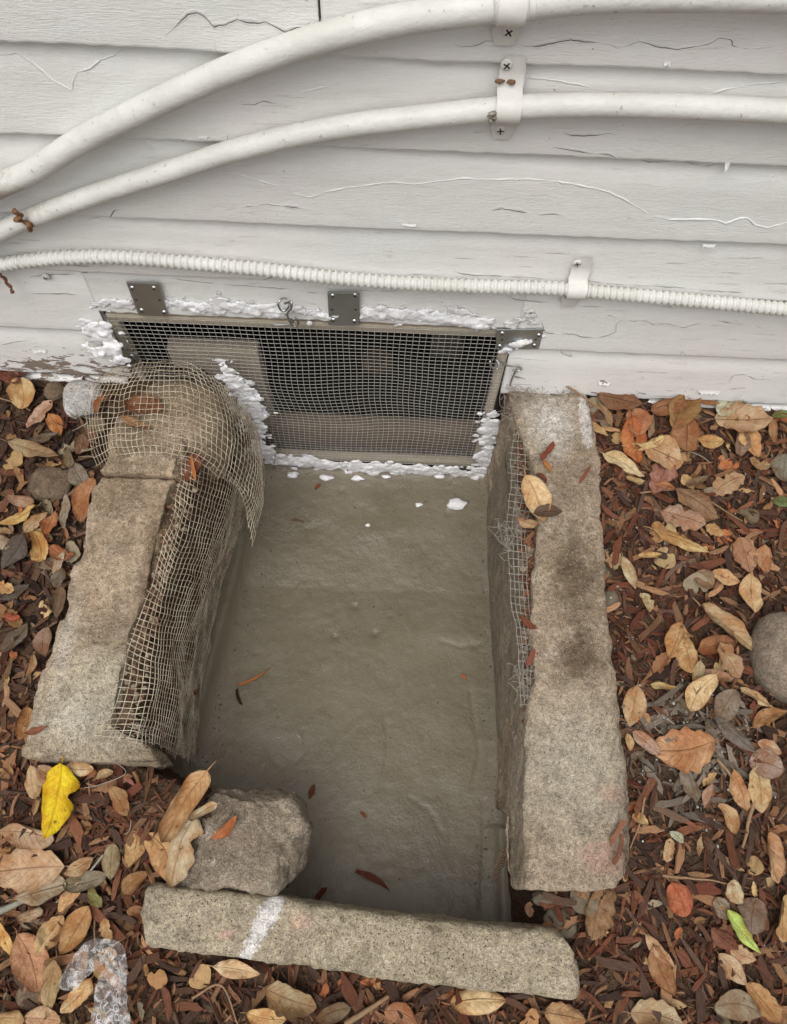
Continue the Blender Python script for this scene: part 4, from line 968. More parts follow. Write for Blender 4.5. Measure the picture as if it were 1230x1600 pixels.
right = empty('concrete_side_wall', (0.35, -0.5, -0.42), 'stained tan concrete kerb right of the pit with a mortar lined face', 'kerb')
RS = [(598, 796, 915), (640, 806, 926), (690, 824, 936), (760, 840, 940), (850, 833, 945), (950, 830, 950), (1050, 828, 962), (1150, 822, 976), (1250, 818, 986), (1330, 820, 990), (1390, 822, 960)]
ry = np.array([atz(600 + 0 * a, b, 0.04)[1] for b, a, c in RS]); rl = np.array([atz(a, b, 0.04)[0] for b, a, c in RS]); rr_ = np.array([atz(c, b, 0.04)[0] for b, a, c in RS])
o_ = np.argsort(ry)
def rf(V, N):
    V = V.copy(); t = V[:, 0]; a = np.interp(V[:, 1], ry[o_], rl[o_]); b = np.interp(V[:, 1], ry[o_], rr_[o_]); V[:, 0] = a + t * (b - a) / 0.17
    V[:, 1] += 0.03 * (V[:, 0] - 0.34) * sstep(-0.8, -1.0, V[:, 1])
    top = N[:, 2] > 0.3
    V[:, 2] += 0.010 * sstep(0.37, 0.41, V[:, 0] + 0.02 * fbm(V, 8, 2)) * 0 + 0.008 * fbm(V, 5, 2) - 0.012 * sstep(-0.25, -0.05, V[:, 1]) * (0.5 + 0.5 * fbm(V, 12, 2)) * top
    V[:, 2] -= 0.02 * sstep(-0.25, -0.9, V[:, 1]) * sstep(0.40, 0.45, V[:, 0]) * top
    V[:, 0] += 0.006 * fbm(V * [0, 1, 1], 20, 3) * (np.abs(N[:, 0]) > 0.4)
    fr = sstep(-0.84, -0.89, V[:, 1]); V[:, 2] = np.where(V[:, 2] < -0.1, V[:, 2] * (1 - fr) + fr * (-0.1 - 0.03 * (V[:, 2] < -0.1) - 0.02 * (V[:, 2] + 0.1) * -1), V[:, 2])
    return V
V, Q = rbox((0.085, 0.50, 0.23), 0.0056, 0.010); V0 = V.copy(); V = V + np.array([0.085, -0.505, -0.19])
N = normals(V, Q); V = rf(V, N); V = nick(V0, (0.085, 0.50, 0.23), V, N, 8.8); V = V + N * (0.005 * fbm(V + 3, 12, 3) + 0.0034 * fbm(V + 3, 70, 3))[:, None]
mobj('block', V, Q, MT['rightc'], right)
def pfn(V, N):
    V = V.copy(); t = sstep(-0.42, 0.0, V[:, 2])
    V[:, 0] += -0.004 + 0.008 * t + 0.012 * fbm(V * [0, 1, 1], 5, 3) * (N[:, 0] < -0.3)
    V[:, 2] += (0.02 * fbm(V * [0, 1, 0], 9, 3) - 0.035 * sstep(-0.55, -0.85, V[:, 1]) * 0) * (V[:, 2] > -0.1)
    # torn lower front end
    V[:, 1] += 0.06 * (1 - t) * sstep(-0.55, -0.9, V[:, 1]) + 0.03 * fbm(V * [0, 0, 1], 12, 3) * sstep(-0.8, -0.9, V[:, 1])
    return V
mobj('mortar_lining', *slab((0.258, -0.90, -0.43), (0.300, -0.004, 0.008), 0.0065, 0.012, pfn, 0.005, 0.0016, 7.0), MT['plaster'], right)
sp = []
for k in range(260):
    y = rng.uniform(-0.78, -0.08); x = rng.uniform(0.262, max(0.272, np.interp(y, ry[o_], rl[o_]) + 0.004)); sp.append((x, y, 0.010 + rng.uniform(-0.003, 0.006)))
lumps('gravel', sp, MT['litter'], [lin(120, 76, 56), lin(104, 72, 56), lin(158, 140, 120), lin(140, 96, 70)], 6, 'crumbled mortar and bark bits in the slot beside the right kerb', 'gravel', (0.003, 0.009))

# front kerb piece lying across the pit mouth
KZ = 0.0
pA = (atz(226, 1386, KZ) + atz(206, 1470, KZ)) / 2; pB = (atz(905, 1468, KZ) + atz(912, 1562, KZ)) / 2
dirk = pB - pA; Lk = np.linalg.norm(dirk[:2]); ang = math.atan2(dirk[1], dirk[0]); wk = 0.098
V, Q = rbox((Lk / 2, wk / 2, 0.055), 0.0052, 0.016); V0 = V.copy()
t = V[:, 0] / (Lk / 2)
V[:, 1] *= 1 - 0.0 * t
e = np.clip((V[:, 0] - (Lk / 2 - 0.045)) / 0.045, 0, 1); V[:, 1] -= 0.02 * e ** 2 * (V[:, 1] > 0) * (V[:, 1] / (wk / 2)) * 1.6
e = np.clip((-V[:, 0] - (Lk / 2 - 0.04)) / 0.04, 0, 1); V[:, 0] += 0.02 * e * (V[:, 1] < 0) * np.abs(V[:, 1]) / (wk / 2)
N = normals(V, Q); V = nick(V0, (Lk / 2, wk / 2, 0.055), V, N, 3.3, 0.04)
V = V + N * (0.006 * fbm(V + 11, 9, 4) + 0.0036 * fbm(V + 11, 75, 3))[:, None]
V[:, 1] += 0.004 * fbm(V * [1, 0, 0], 6, 2)
R2 = np.array([[math.cos(ang), -math.sin(ang), 0], [math.sin(ang), math.cos(ang), 0], [0, 0, 1]])
V = V @ R2.T + (pA + pB) / 2 + np.array([0, 0, -0.055])
o = mobj('concrete_kerb', V, Q, MT['kerbc']); tag(o, 'loose rounded concrete kerb piece lying across the pit mouth with white smear', 'kerb')
# broken chunk
c = (atz(310, 1300, 0.0) + atz(474, 1310, 0.0)) / 2
bm_V, bm_Q = rbox((0.118, 0.084, 0.070), 0.005, 0.014)
V = bm_V.copy()
hull = [((0.9, 0.45, 0.1), 0.112), ((0.7, -0.75, 0.0), 0.112), ((-0.6, 0.75, 0.2), 0.094), ((-0.5, 0.1, 0.9), 0.078), ((0.5, 0.3, 0.85), 0.085), ((0.85, -0.1, 0.55), 0.105), ((-0.3, 0.1, 1), 0.070), ((0.1, 0.95, 0.3), 0.082)]
for nrm, dd in hull:
    nrm = np.array(nrm) / np.linalg.norm(nrm); ex = V @ nrm - dd; V = V - np.where(ex > 0, ex, 0)[:, None] * nrm
N = normals(V, bm_Q); V = V + N * (0.017 * fbm(V + 4, 16, 4) + 0.006 * fbm(V + 4, 60, 3))[:, None]
V = V + np.array([atz(368, 1300, 0)[0], atz(388, 1308, 0)[1], -0.074])
o = mobj('concrete_chunk', V, bm_Q, MT['chunk']); tag(o, 'broken brown concrete chunk at the left front of the pit', 'concrete chunk')
# stones
def stone(px, py, wpx, hpx, mat, label, seed, z=0.02, hz=0.6, amp=0.14, name='stone', box=0.0):
    c = atz(px, py, z); k = depth(c) / FPX; h = np.array([wpx / 2 * k, hpx / 2 * k, min(wpx, hpx) / 2 * k * hz]); c[2] = gz(c[0], c[1]) + h[2] * 0.45
    o = rock(name, c, h, mat, seed, amp, 0.0, 1.6, box); return tag(o, label, 'stone')
stone(1246, 1024, 125, 145, MT['stone'], 'smooth grey-brown boulder at the right edge of the photo', 2.0, 0.05, 0.95, 0.16)
stone(70, 745, 75, 62, MT['brownstone'], 'flat brown stone among leaves left of the left kerb', 8.0, 0.02, 0.45, 0.35, 'stone', 0.45)
stone(125, 613, 62, 66, MT['whiterock'], 'rough white stone at the left edge of the draped net', 12.0, 0.03, 0.7, 0.4, 'stone', 0.5)
stone(80, 603, 34, 34, MT['brownstone'], 'small brown stone between the white stone and the wall', 15.0, 0.02, 0.7)
stone(28, 1565, 60, 46, MT['brownstone'], 'dark lumpy stone under leaves at the lower left', 19.0, 0.0, 0.5)
stone(25, 1438, 50, 30, MT['brownstone'], 'dark flat stone at the left edge above the lower stone', 23.0, 0.0, 0.5)
for k, (a, b, ww, hh) in enumerate([(908, 786, 42, 22), (952, 880, 34, 40), (962, 930, 32, 40), (975, 770, 18, 16), (1000, 1020, 14, 12)]):
    stone(a, b, ww, hh, MT['clod'], ['grey mortar clod on the outer edge of the right kerb', 'grey mortar clod beside the dark stain of the right kerb', 'lower grey mortar clod beside the right kerb, under the pale leaf', 'tiny mortar clod right of the kerb clod', 'tiny mortar clod in the mulch right of the kerb'][k], 40 + k * 3.3, 0.02, 0.5, 0.25, 'mortar_clod')
for k, (a, b, ww, hh) in enumerate([(848, 1402, 44, 26), (872, 1440, 48, 46)]):
    c = atz(a, b, -0.10); kk = depth(c) / FPX
    o = rock('dirt_clod', (c[0], c[1], gz(c[0], c[1]) - 0.005), (ww / 2 * kk, hh / 2 * kk, 0.016), MT['clod'], 60 + k * 4, 0.55, 0, 2.6)
    tag(o, ['dusty clod under the front end of the right kerb', 'grey clod between the right kerb end and the loose kerb piece', 'brown clod at the front right corner of the pit', 'small clod just below the right kerb corner'][k], 'clod')

sp = []
for k in range(300):
    y = rng.uniform(-1.03, -0.03); q = rng.random()
    if q < 0.4: x = float(pit_left(y)) + 0.03 + abs(rng.normal()) * 0.022
    elif q < 0.85: x = (0.262 if y > -0.88 else 0.235) - abs(rng.normal()) * 0.022
    else: x = rng.uniform(-0.38, 0.25)
    sp.append((x, y, fz(x, y) + 0.0008))
lumps('grit', sp, MT['litter'], [lin(116, 106, 88), lin(98, 88, 72), lin(126, 116, 98), lin(92, 78, 62), lin(140, 130, 112)], 15, 'small grit and mortar crumbs along the edges of the wet concrete', 'grit', (0.0008, 0.0028))

# ------------------------------------------------------------------ wire nets on the kerbs
def W(a, b, z): return atz(a, b, z)
cape_ctrl = [
    [W(172, 575, .085), W(205, 566, .10), W(245, 562, .113), W(290, 566, .112), W(330, 585, .085), W(362, 612, .045), W(388, 640, -.02), W(402, 668, -.09)],
    [W(140, 600, .03), W(190, 598, .085), W(240, 592, .116), W(295, 596, .114), W(345, 620, .075), W(378, 655, .015), W(400, 690, -.06), W(410, 720, -.12)],
    [W(134, 640, .02), W(175, 640, .075), W(235, 634, .110), W(300, 640, .105), W(350, 668, .06), W(385, 705, -.01), W(405, 745, -.09), W(412, 770, -.14)],
    [W(140, 690, .02), W(175, 682, .066), W(230, 676, .090), W(300, 688, .085), W(345, 715, .045), W(378, 752, -.03), W(398, 790, -.10), W(406, 808, -.15)],
    [W(150, 722, .03), W(185, 708, .066), W(235, 704, .075), W(292, 710, .075), W(335, 738, .045), W(372, 765, -.03), W(388, 815, -.11), W(394, 848, -.15)]]
_S = surf(cape_ctrl)
def S(a, b):
    P = _S(a, b); k = np.clip((P[:, 0] + 0.60) / 0.1, 0.25, 1)
    P = P - np.array([0, 0, 0.008]) + (np.array([0.25, 0.1, 1.0]) * (0.011 * np.maximum(fbm(P + 2.2, 13, 2), -0.25) * k)[:, None]) + np.stack([0.005 * fbm(P + 5, 17, 2), 0.006 * fbm(P + 8, 15, 2), 0 * k], 1)
    return P
net = empty('wire_net', (-0.45, -0.15, 0.0), 'pale wire net draped over the rounded end of the left kerb', 'wire net')
V, Q = wires(S, 16, 44, 0.00082, 3, 4, 0.0058, 3.0, over=0.7)
tag(mobj('wire', V, Q, MT['netwire'], net), kind='stuff')
par = []
for k in range(16):                 # frayed ends at its left border
    p = S(np.array([rng.uniform(0, 1)]), np.array([0.0]))[0]; d = rng.normal(size=3) * [0.02, 0.012, 0.012] + [-0.008, 0, -0.008]
    par.append(tube(cr([p, p + d * 0.5 + rng.normal(size=3) * 0.004, p + d], 8), 0.0007, 4, False))
tag(mobj('frayed_wire', *merge(par), MT['netwire'], net), kind='stuff')
top0 = [(286, 716), (272, 798), (247, 880), (218, 966), (200, 1020), (186, 1091), (157, 1149)]
edge = [(312, 722), (290, 823), (264, 902), (249, 977), (238, 1038), (230, 1091), (216, 1158)]
botm = [(398, 810), (370, 862), (350, 925), (337, 990), (324, 1060), (316, 1127), (309, 1195)]
rows = []
for k in range(7):
    A = atz(*top0[k], 0.058); B = atz(*edge[k], 0.050); D = atf(*botm[k]) + np.array([0, 0, 0.02])
    bul = 0.02 if k < 3 else 0.008
    E1 = B * 0.72 + D * 0.28 + np.array([bul + 0.012, 0, 0]); E2 = B * 0.38 + D * 0.62 + np.array([bul * 0.6 + 0.01, 0, 0])
    rows.append([A, (A + B) / 2 + [0, 0, 0.003], B + [0.004, 0, 0.002], E1, E2, D])
S2 = surf(rows)
net2 = empty('wire_net', (-0.41, -0.5, FLOORZ), 'wire net hanging down the inner side of the left kerb into the pit', 'wire net')
V, Q = wires(S2, 46, 41, 0.0008, 2, 4, 0.0062, 7.0, over=0.8)
tag(mobj('wire', V, Q, MT['netwire'], net2), kind='stuff')
par = []
for k in range(34):
    p = S2(np.array([rng.uniform(0.93, 1.0)]), np.array([rng.uniform(0, 0.5)]))[0]
    d = rng.normal(size=3) * [0.02, 0.012, 0.006] + [-0.01, -0.006, 0.002]
    par.append(tube(cr([p, p + d * 0.4 + rng.normal(size=3) * 0.006, p + d * 0.8 + rng.normal(size=3) * 0.005, p + d], 12), 0.0006, 4, False))
a = [atz(*q, 0.055) for q in ((150, 1165), (172, 1185), (190, 1205), (150, 1222), (118, 1228))]; a[2][2] = 0.03; a[3][2] = 0.02; a[4][2] = 0.01
par.append(tube(cr(a, 30), 0.0008, 4, False))
tag(mobj('frayed_wire', *merge(par), MT['oldwire'], net2), kind='stuff')
# buried strip of net in the slot of the right kerb
sl = [[(808, 640), (818, 640), (828, 642)], [(803, 680), (817, 680), (833, 684)], [(798, 720), (818, 722), (840, 726)], [(798, 770), (816, 772), (836, 774)], [(790, 820), (806, 822), (820, 826)],
      [(796, 880), (810, 882), (824, 884)], [(800, 940), (812, 942), (826, 944)], [(808, 990), (820, 992), (832, 996)], [(812, 1050), (824, 1052), (836, 1056)], [(814, 1100), (824, 1100), (832, 1102)]]
S3 = surf([[atz(*q, 0.020 + (0.006 if j == 1 else 0.0)) for j, q in enumerate(r)] for r in sl])
net3 = empty('wire_net', (0.28, -0.4, 0.01), 'narrow half buried wire net strip in the slot of the right kerb', 'wire net')
V, Q = wires(S3, 40, 4, 0.00095, 3, 4, 0.004, 12.0, over=0.5)
tag(mobj('wire', V, Q, MT['oldwire'], net3), kind='stuff')
par = []
def tangle(n, area, z, spread, ln):
    for k in range(n):
        a, b = area[rng.integers(len(area))]; p = atz(a + rng.normal() * spread, b + rng.normal() * spread * 1.4, z) + [0, 0, rng.uniform(0, 0.012)]
        pts = [p]
        for q in range(rng.integers(3, 6)): pts.append(pts[-1] + rng.normal(size=3) * [ln, ln, ln * 0.35])
        pts = np.array(pts); pts[:, 2] = np.maximum(pts[:, 2], z)
        par.append(tube(cr(pts, 6 * len(pts)), 0.0005, 4, False))
tangle(60, [(808, 610), (800, 620), (806, 640), (815, 600), (835, 592), (860, 592), (880, 594)], 0.035, 8, 0.012)
tangle(46, [(796, 835), (792, 850), (822, 1030), (818, 1060), (822, 1085)], 0.024, 6, 0.010)
tangle(22, [(880, 600), (850, 596), (800, 660)], 0.04, 10, 0.012)
tag(mobj('frayed_wire', *merge(par), MT['oldwire'], net3), kind='stuff')
a = [aty(400, 645, -0.02), aty(420, 668, -0.03), aty(432, 690, -0.03), aty(430, 715, -0.025), aty(427, 733, -0.02)]
tag(mobj('loose_wire', *tube(cr(a, 40), 0.0009, 5), MT['oldwire']), 'single loose wire curling in front of the lower left screen', 'wire')

# ------------------------------------------------------------------ mulch
CHC = [lin(116, 74, 54), lin(130, 86, 62), lin(106, 62, 46), lin(98, 70, 56), lin(150, 110, 80), lin(86, 66, 55), lin(106, 84, 70), lin(166, 126, 92), lin(76, 58, 49), lin(120, 76, 58), lin(92, 64, 50), lin(140, 104, 78)]
ash = atz(1085, 1170, 0.0); clodc = atz(960, 900, 0.0)
def free(x, y):                    # open mulch ground, not pit, kerbs or stones
    if y > -0.028: return False
    if pit_left(y) - 0.03 < x < pit_right(y) + 0.06 and y > PIT_FRONT - 0.005: return False
    if -0.64 < x < -0.37 and y > -0.84: return False
    if 0.26 < x < float(np.interp(y, ry[o_], rr_[o_])) + 0.004 and y > -0.995: return False
    # loose kerb piece
    c = (pA + pB) / 2; u = (x - c[0]) * math.cos(ang) + (y - c[1]) * math.sin(ang); v = -(x - c[0]) * math.sin(ang) + (y - c[1]) * math.cos(ang)
    if abs(u) < Lk / 2 + 0.004 and abs(v) < wk / 2 + 0.004: return False
    return True
def chip_color(x, y, r_):
    c = np.array(CHC[r_.integers(len(CHC))][:3]) * r_.uniform(0.55, 1.2)
    d = math.hypot((x - ash[0]) / 0.11, (y - ash[1]) / 0.10)
    if d < 1.3 and r_.random() < 1.25 - 0.8 * d:
        c = np.array(lin(136, 122, 108)[:3]) * r_.uniform(0.5, 1.25)
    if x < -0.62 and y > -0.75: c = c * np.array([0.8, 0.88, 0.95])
    return c
def splinter(L, wd, th, r_, seg=3):
    # a torn sliver: lengthwise strip with uneven ends, 4 sides
    t = np.linspace(-0.5, 0.5, seg + 1); prof = np.clip(1 - np.abs(2 * t) ** r_.uniform(2, 8) * r_.uniform(0.0, 0.75), 0.12, 1)
    bend = r_.normal() * 0.05 * L * (t * 2) ** 2; bz = r_.normal() * 0.05 * L * (t * 2) ** 2
    V = []
    for k in range(seg + 1):
        a, b = wd / 2 * prof[k] * r_.uniform(0.75, 1.2), th / 2 * r_.uniform(0.7, 1.2)
        sk = r_.normal() * 0.06 * L * (k in (0, seg))
        for sy, sz in ((-1, -1), (1, -1), (1, 1), (-1, 1)): V.append((t[k] * L + sk * sy, sy * a + bend[k], sz * b + bz[k]))
    V = np.array(V); Q = []
    for k in range(seg):
        for j in range(4): Q.append((4 * k + j, 4 * k + (j + 1) % 4, 4 * k + 4 + (j + 1) % 4, 4 * k + 4 + j))
    Q += [(3, 2, 1, 0), (4 * seg, 4 * seg + 1, 4 * seg + 2, 4 * seg + 3)]
    return V, np.array(Q)
def eul(yaw, pit, rol):
    cy, sy, cp, sp_, c, s_ = math.cos(yaw), math.sin(yaw), math.cos(pit), math.sin(pit), math.cos(rol), math.sin(rol)
    return np.array([[cy, -sy, 0], [sy, cy, 0], [0, 0, 1]]) @ np.array([[cp, 0, sp_], [0, 1, 0], [-sp_, 0, cp]]) @ np.array([[1, 0, 0], [0, c, -s_], [0, s_, c]])
rm = np.random.default_rng(21)
parts, cols = [], []
n = 0
uvs = []
while n < 16500:
    x, y = rm.uniform(-1.25, 1.25), rm.uniform(-1.55, -0.03)
    vis = -0.95 < x < 0.95 and y > -1.3
    if not vis and rm.random() < 0.55: continue
    if not free(x, y): continue
    L = min(0.085, rm.lognormal(-3.7, 0.6)); wd = np.clip(L * rm.uniform(0.05, 0.28), 0.0012, 0.013)
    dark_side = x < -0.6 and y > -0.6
    V, Q = splinter(L, wd, rm.uniform(0.0015, 0.0045), rm); uvs.append(V + rm.uniform(0, 9, 3))
    V = V @ eul(rm.uniform(0, 6.3), rm.normal() * 0.16, rm.normal() * 0.35).T + [x, y, gz(x, y) + rm.uniform(-0.002, 0.013)]
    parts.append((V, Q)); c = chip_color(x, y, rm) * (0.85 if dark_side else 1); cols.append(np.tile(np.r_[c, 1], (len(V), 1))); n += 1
V, Q = merge(parts)
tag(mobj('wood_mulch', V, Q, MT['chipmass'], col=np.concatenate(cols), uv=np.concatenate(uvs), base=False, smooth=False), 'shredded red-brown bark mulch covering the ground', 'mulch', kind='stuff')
# single larger chips on top
cm = []
for k in range(14):
    L = rm.uniform(0.03, 0.08); V, Q = splinter(L, L * rm.uniform(0.09, 0.3), rm.uniform(0.003, 0.006), rm, 5); cm.append(make_mesh('mulch_chip', V, Q, MT['chip'], smooth=False)); cm[-1]['len'] = L
SPOTS = [(990, 660, 'below the wall beside the upper right kerb'), (1080, 640, 'below the wall near the round brown leaf'), (1190, 650, 'at the right edge close to the wall'), (990, 760, 'beside the dusty pink leaf'), (1120, 760, 'right of the large brown leaf'), (1200, 840, 'at the right edge above the boulder'),
    (1000, 900, 'next to the mortar clods'), (1110, 900, 'above the flat golden leaf'), (1000, 1040, 'between the right kerb and the golden leaf'), (1120, 1030, 'left of the boulder'), (1020, 1170, 'around the orange toothed leaf'), (1140, 1160, 'on the ashy patch'), (1200, 1210, 'near the big pale leaf at the right'),
    (1040, 1290, 'near the small sage leaf'), (1170, 1330, 'near the large rolled tan leaf'), (960, 1400, 'between the right kerb end and the loose kerb'), (1060, 1410, 'near the cupped orange-red leaf'), (1180, 1430, 'near the lime green leaf'), (980, 1520, 'right of the loose kerb end'), (1090, 1520, 'below the orange-red leaf'), (1190, 1560, 'in the bottom right corner'),
    (840, 1580, 'at the bottom edge under the loose kerb end'), (640, 1560, 'below the middle of the loose kerb'), (420, 1550, 'below the white smear of the loose kerb'), (270, 1540, 'right of the plastic film'), (100, 1500, 'around the plastic film'), (40, 1400, 'at the left edge under the large toothed leaf'), (160, 1400, 'left of the loose kerb end'), (200, 1290, 'on the soil left of the chunk'), (70, 1250, 'around the bright yellow leaf'),
    (30, 1100, 'at the left edge beside the lower left kerb'), (60, 960, 'beside the middle of the left kerb'), (60, 820, 'below the flat brown stone'), (50, 660, 'under the wall at the left')]
def cam_px(p):
    v = np.asarray(p) - CAM; d = v @ _f; return 615 + FPX * (v @ CR_) / d, 800 - FPX * (v @ CU_) / d
def inview(p, m=-10):
    a, b = cam_px(p); return m < a < 1230 - m and m < b < 1600 - m
n = 0
while n < 270:
    x, y = rm.uniform(-0.9, 0.9), rm.uniform(-1.25, -0.05)
    if not free(x, y) or not inview((x, y, 0), 4): continue
    if x < -0.6 and y > -0.7 and rm.random() < 0.6: continue
    o = bpy.data.objects.new('mulch_chip', cm[rm.integers(14)]); COL.objects.link(o)
    o.location = (x, y, gz(x, y) + rm.uniform(0.012, 0.019)); o.rotation_euler = (rm.normal() * 0.25, rm.normal() * 0.13, rm.uniform(0, 6.3))
    s_ = rm.uniform(0.7, 1.1); o.scale = (s_, s_, s_)
    c = chip_color(x, y, rm) * 1.12; o.color = (*c, 1)
    px_, py_ = cam_px(o.location); lum = c.mean(); red = c[0] / max(c[2], 1e-4)
    tone = 'ash-grey' if red < 1.45 else ('dark brown' if lum < 0.065 else ('pale tan' if lum > 0.17 else ('red-brown' if red > 3.4 else 'brown')))
    size = 'long' if o.data['len'] * s_ > 0.055 else ('short' if o.data['len'] * s_ < 0.036 else 'middle-sized')
    spot = min(SPOTS, key=lambda q: (q[0] - px_) ** 2 + (q[1] - py_) ** 2)[2]
    tag(o, size + ' ' + tone + ' bark chip ' + spot, 'bark chip', 'bark chips on the mulch'); n += 1

# ------------------------------------------------------------------ leaves
def outline(kind, t):
    if kind == 'oval': w_ = np.sin(np.pi * t ** 0.9) ** 0.75 * 0.27
    elif kind == 'round': w_ = np.sin(np.pi * t) ** 0.55 * 0.43
    elif kind == 'lance': w_ = np.sin(np.pi * t ** 0.85) ** 0.9 * 0.16
    elif kind == 'obov': w_ = np.sin(np.pi * t ** 1.35) ** 0.7 * 0.27
    else: w_ = np.sin(np.pi * t ** 0.95) ** 0.65 * 0.30
    return w_
def leaf_mesh(kind, roll, bend, seed, fold=0.0, torn=False):
    r_ = np.random.default_rng(seed); nu, nv = 23, 9
    t = np.linspace(0, 1, nu); v = np.linspace(-1, 1, nv); w_ = outline(kind, t)
    T, Vv = np.meshgrid(t, v, indexing='ij'); Wd = np.repeat(w_[:, None], nv, 1)
    if kind == 'oak':               # holly-like teeth
        tooth = 1 + 0.24 * (np.abs(((t * 4.6 + 0.2) % 1) - 0.5) * 2 - 0.5); Wd = np.where(np.abs(Vv) > 0.7, Wd * tooth[:, None], Wd)
    if torn:
        bite = 1 - 0.55 * np.exp(-((t - r_.uniform(0.3, 0.75)) / 0.09) ** 2); Wd = np.where(Vv > 0.2, Wd * bite[:, None], Wd)
    Wd = Wd * (1 + 0.13 * fbm(np.stack([T.ravel() * 5 + seed, Vv.ravel(), Vv.ravel() * 0], 1), 1.0, 3).reshape(T.shape))
    s = Vv * Wd
    k = roll * (1 + 0.5 * np.sin(T * 3 + seed)) + 1e-4          # curvature across (radians per half width 0.25)
    asym = r_.uniform(-0.55, 0.55); kk = k / 0.27 * (1 + asym * np.tanh(Vv * 3))
    if roll < 1.0 and r_.random() < 0.4: kk = -kk
    y = np.sin(kk * s) / kk; z = (1 - np.cos(kk * s)) / kk
    y = y * (1 - 0.0); z = z + fold * np.abs(s)
    # bend along the length
    bb = bend + 1e-4; x = np.sin(bb * (T - 0.5)) / bb; zb = (1 - np.cos(bb * (T - 0.5))) / bb
    y = y + 0.05 * r_.normal() * np.sin(np.pi * T * 1.1)
    tw = 0.35 * r_.normal() * (T - 0.5); y, z = y * np.cos(tw) - z * np.sin(tw), y * np.sin(tw) + z * np.cos(tw)
    cr_n = fbm(np.stack([T.ravel() * 3 + seed, s.ravel() * 6, T.ravel() * 0 + seed], 1), 1.4, 3).reshape(T.shape)
    fine_n = fbm(np.stack([T.ravel() * 9 + seed, s.ravel() * 16, T.ravel() * 0 + seed], 1), 1.3, 2).reshape(T.shape)
    z = z + zb + (0.085 * cr_n + 0.022 * fine_n) * (0.3 + np.abs(Vv)) + 0.10 * np.abs(Vv) ** 3 * np.repeat(fbm(np.stack([t * 2.5 + seed, t * 0, t * 0], 1), 1, 2)[:, None], nv, 1) - 0.02 * np.exp(-(Vv / 0.12) ** 2)
    P = np.stack([x.ravel(), y.ravel(), z.ravel()], 1); Q = gridf(nu, nv); st = np.stack([T.ravel(), Vv.ravel(), 0 * T.ravel()], 1)
    # stalk
    b0 = P[nv // 2]; stk, sq = tube(np.array([b0, b0 + [-0.06, 0.01, 0.004], b0 + [-0.15, 0.015 * r_.normal(), 0.012]]), [0.011, 0.008, 0.007], 4, True)
    Q = np.vstack([Q, sq + len(P)]); P = np.vstack([P, stk]); st = np.vstack([st, np.tile([[0, 0, 0]], (len(stk), 1))])
    P[:, 2] -= np.percentile(P[:, 2], 12)
    return make_mesh('fallen_leaf', P, Q, MT['leaf'], uv=st)
LM = {}
def get_leaf(kind, roll, bend, fold, torn, v):
    k = (kind, roll, bend, fold, torn, v)
    if k not in LM: LM[k] = leaf_mesh(kind, roll, bend, 3 + v * 7 + len(LM), fold, torn)
    return LM[k]
CROP = {'R1': (890, 580, 3.618), 'R2': (890, 900, 3.618), 'R3': (890, 1240, 3.618), 'L1': (0, 540, 4.445), 'L2': (0, 880, 4.445), 'L3': (0, 1190, 5.125),
        'L4': (0, 1400, 5.125), 'B1': (0, 1160, 2.196), 'B2': (500, 1160, 1.685), 'Z7': (700, 560, 2.964)}
# shape code: letter = outline, digit = how far it is rolled up (0 flat .. 3 tube), f = folded, t = torn
def put_leaf(crop, cx, cy, ln, an, code, rgb, label, z=None, lift=0.0, name='fallen_leaf', nr=0):
    ox, oy, sc = CROP[crop]; px, py = ox + cx / sc, oy + cy / sc
    kind = {'o': 'oval', 'r': 'round', 'l': 'lance', 'b': 'obov', 'k': 'oak'}[code[0]]
    roll = [0.3, 0.8, 1.35, 2.3][int(code[1])]; bend = [0.15, 0.5, 0.8, 0.6][int(code[1])]
    zz = z if z is not None else 0.012
    c = atz(px, py, zz)
    if z is None:
        zz = gz(c[0], c[1]) + 0.024 + lift; c = atz(px, py, zz)
    # direction of the leaf on the ground from two sight lines
    e = atz(px + 20 * math.cos(math.radians(an)), py + 20 * math.sin(math.radians(an)), zz) - c
    L = ln / sc * np.linalg.norm(e) / 20 * (1.12 if roll < 1 else 1.05)
    o = bpy.data.objects.new(name, get_leaf(kind, roll, bend, 0.7 if 'f' in code else 0.0, 't' in code, nr)); COL.objects.link(o)
    o.location = c; ws = 1.0 if roll < 1.2 else (1.1 if roll < 2 else 1.25)
    o.scale = (L, L * ws * (0.92 + 0.16 * random.random()), L); h_ = 0.10
    o.rotation_euler = (random.gauss(0, h_), random.gauss(0, h_), math.atan2(e[1], e[0])); g_ = sum(rgb) / 3; dz = 0.04 if label.startswith(('bright', 'lime')) else 0.24; kd = random.uniform(0.92, 1.07); o.color = lin(*[min(250, kd * (v * (1 - dz) + g_ * dz)) for v in rgb])
    return tag(o, label, 'leaf', 'fallen leaves around the pit')
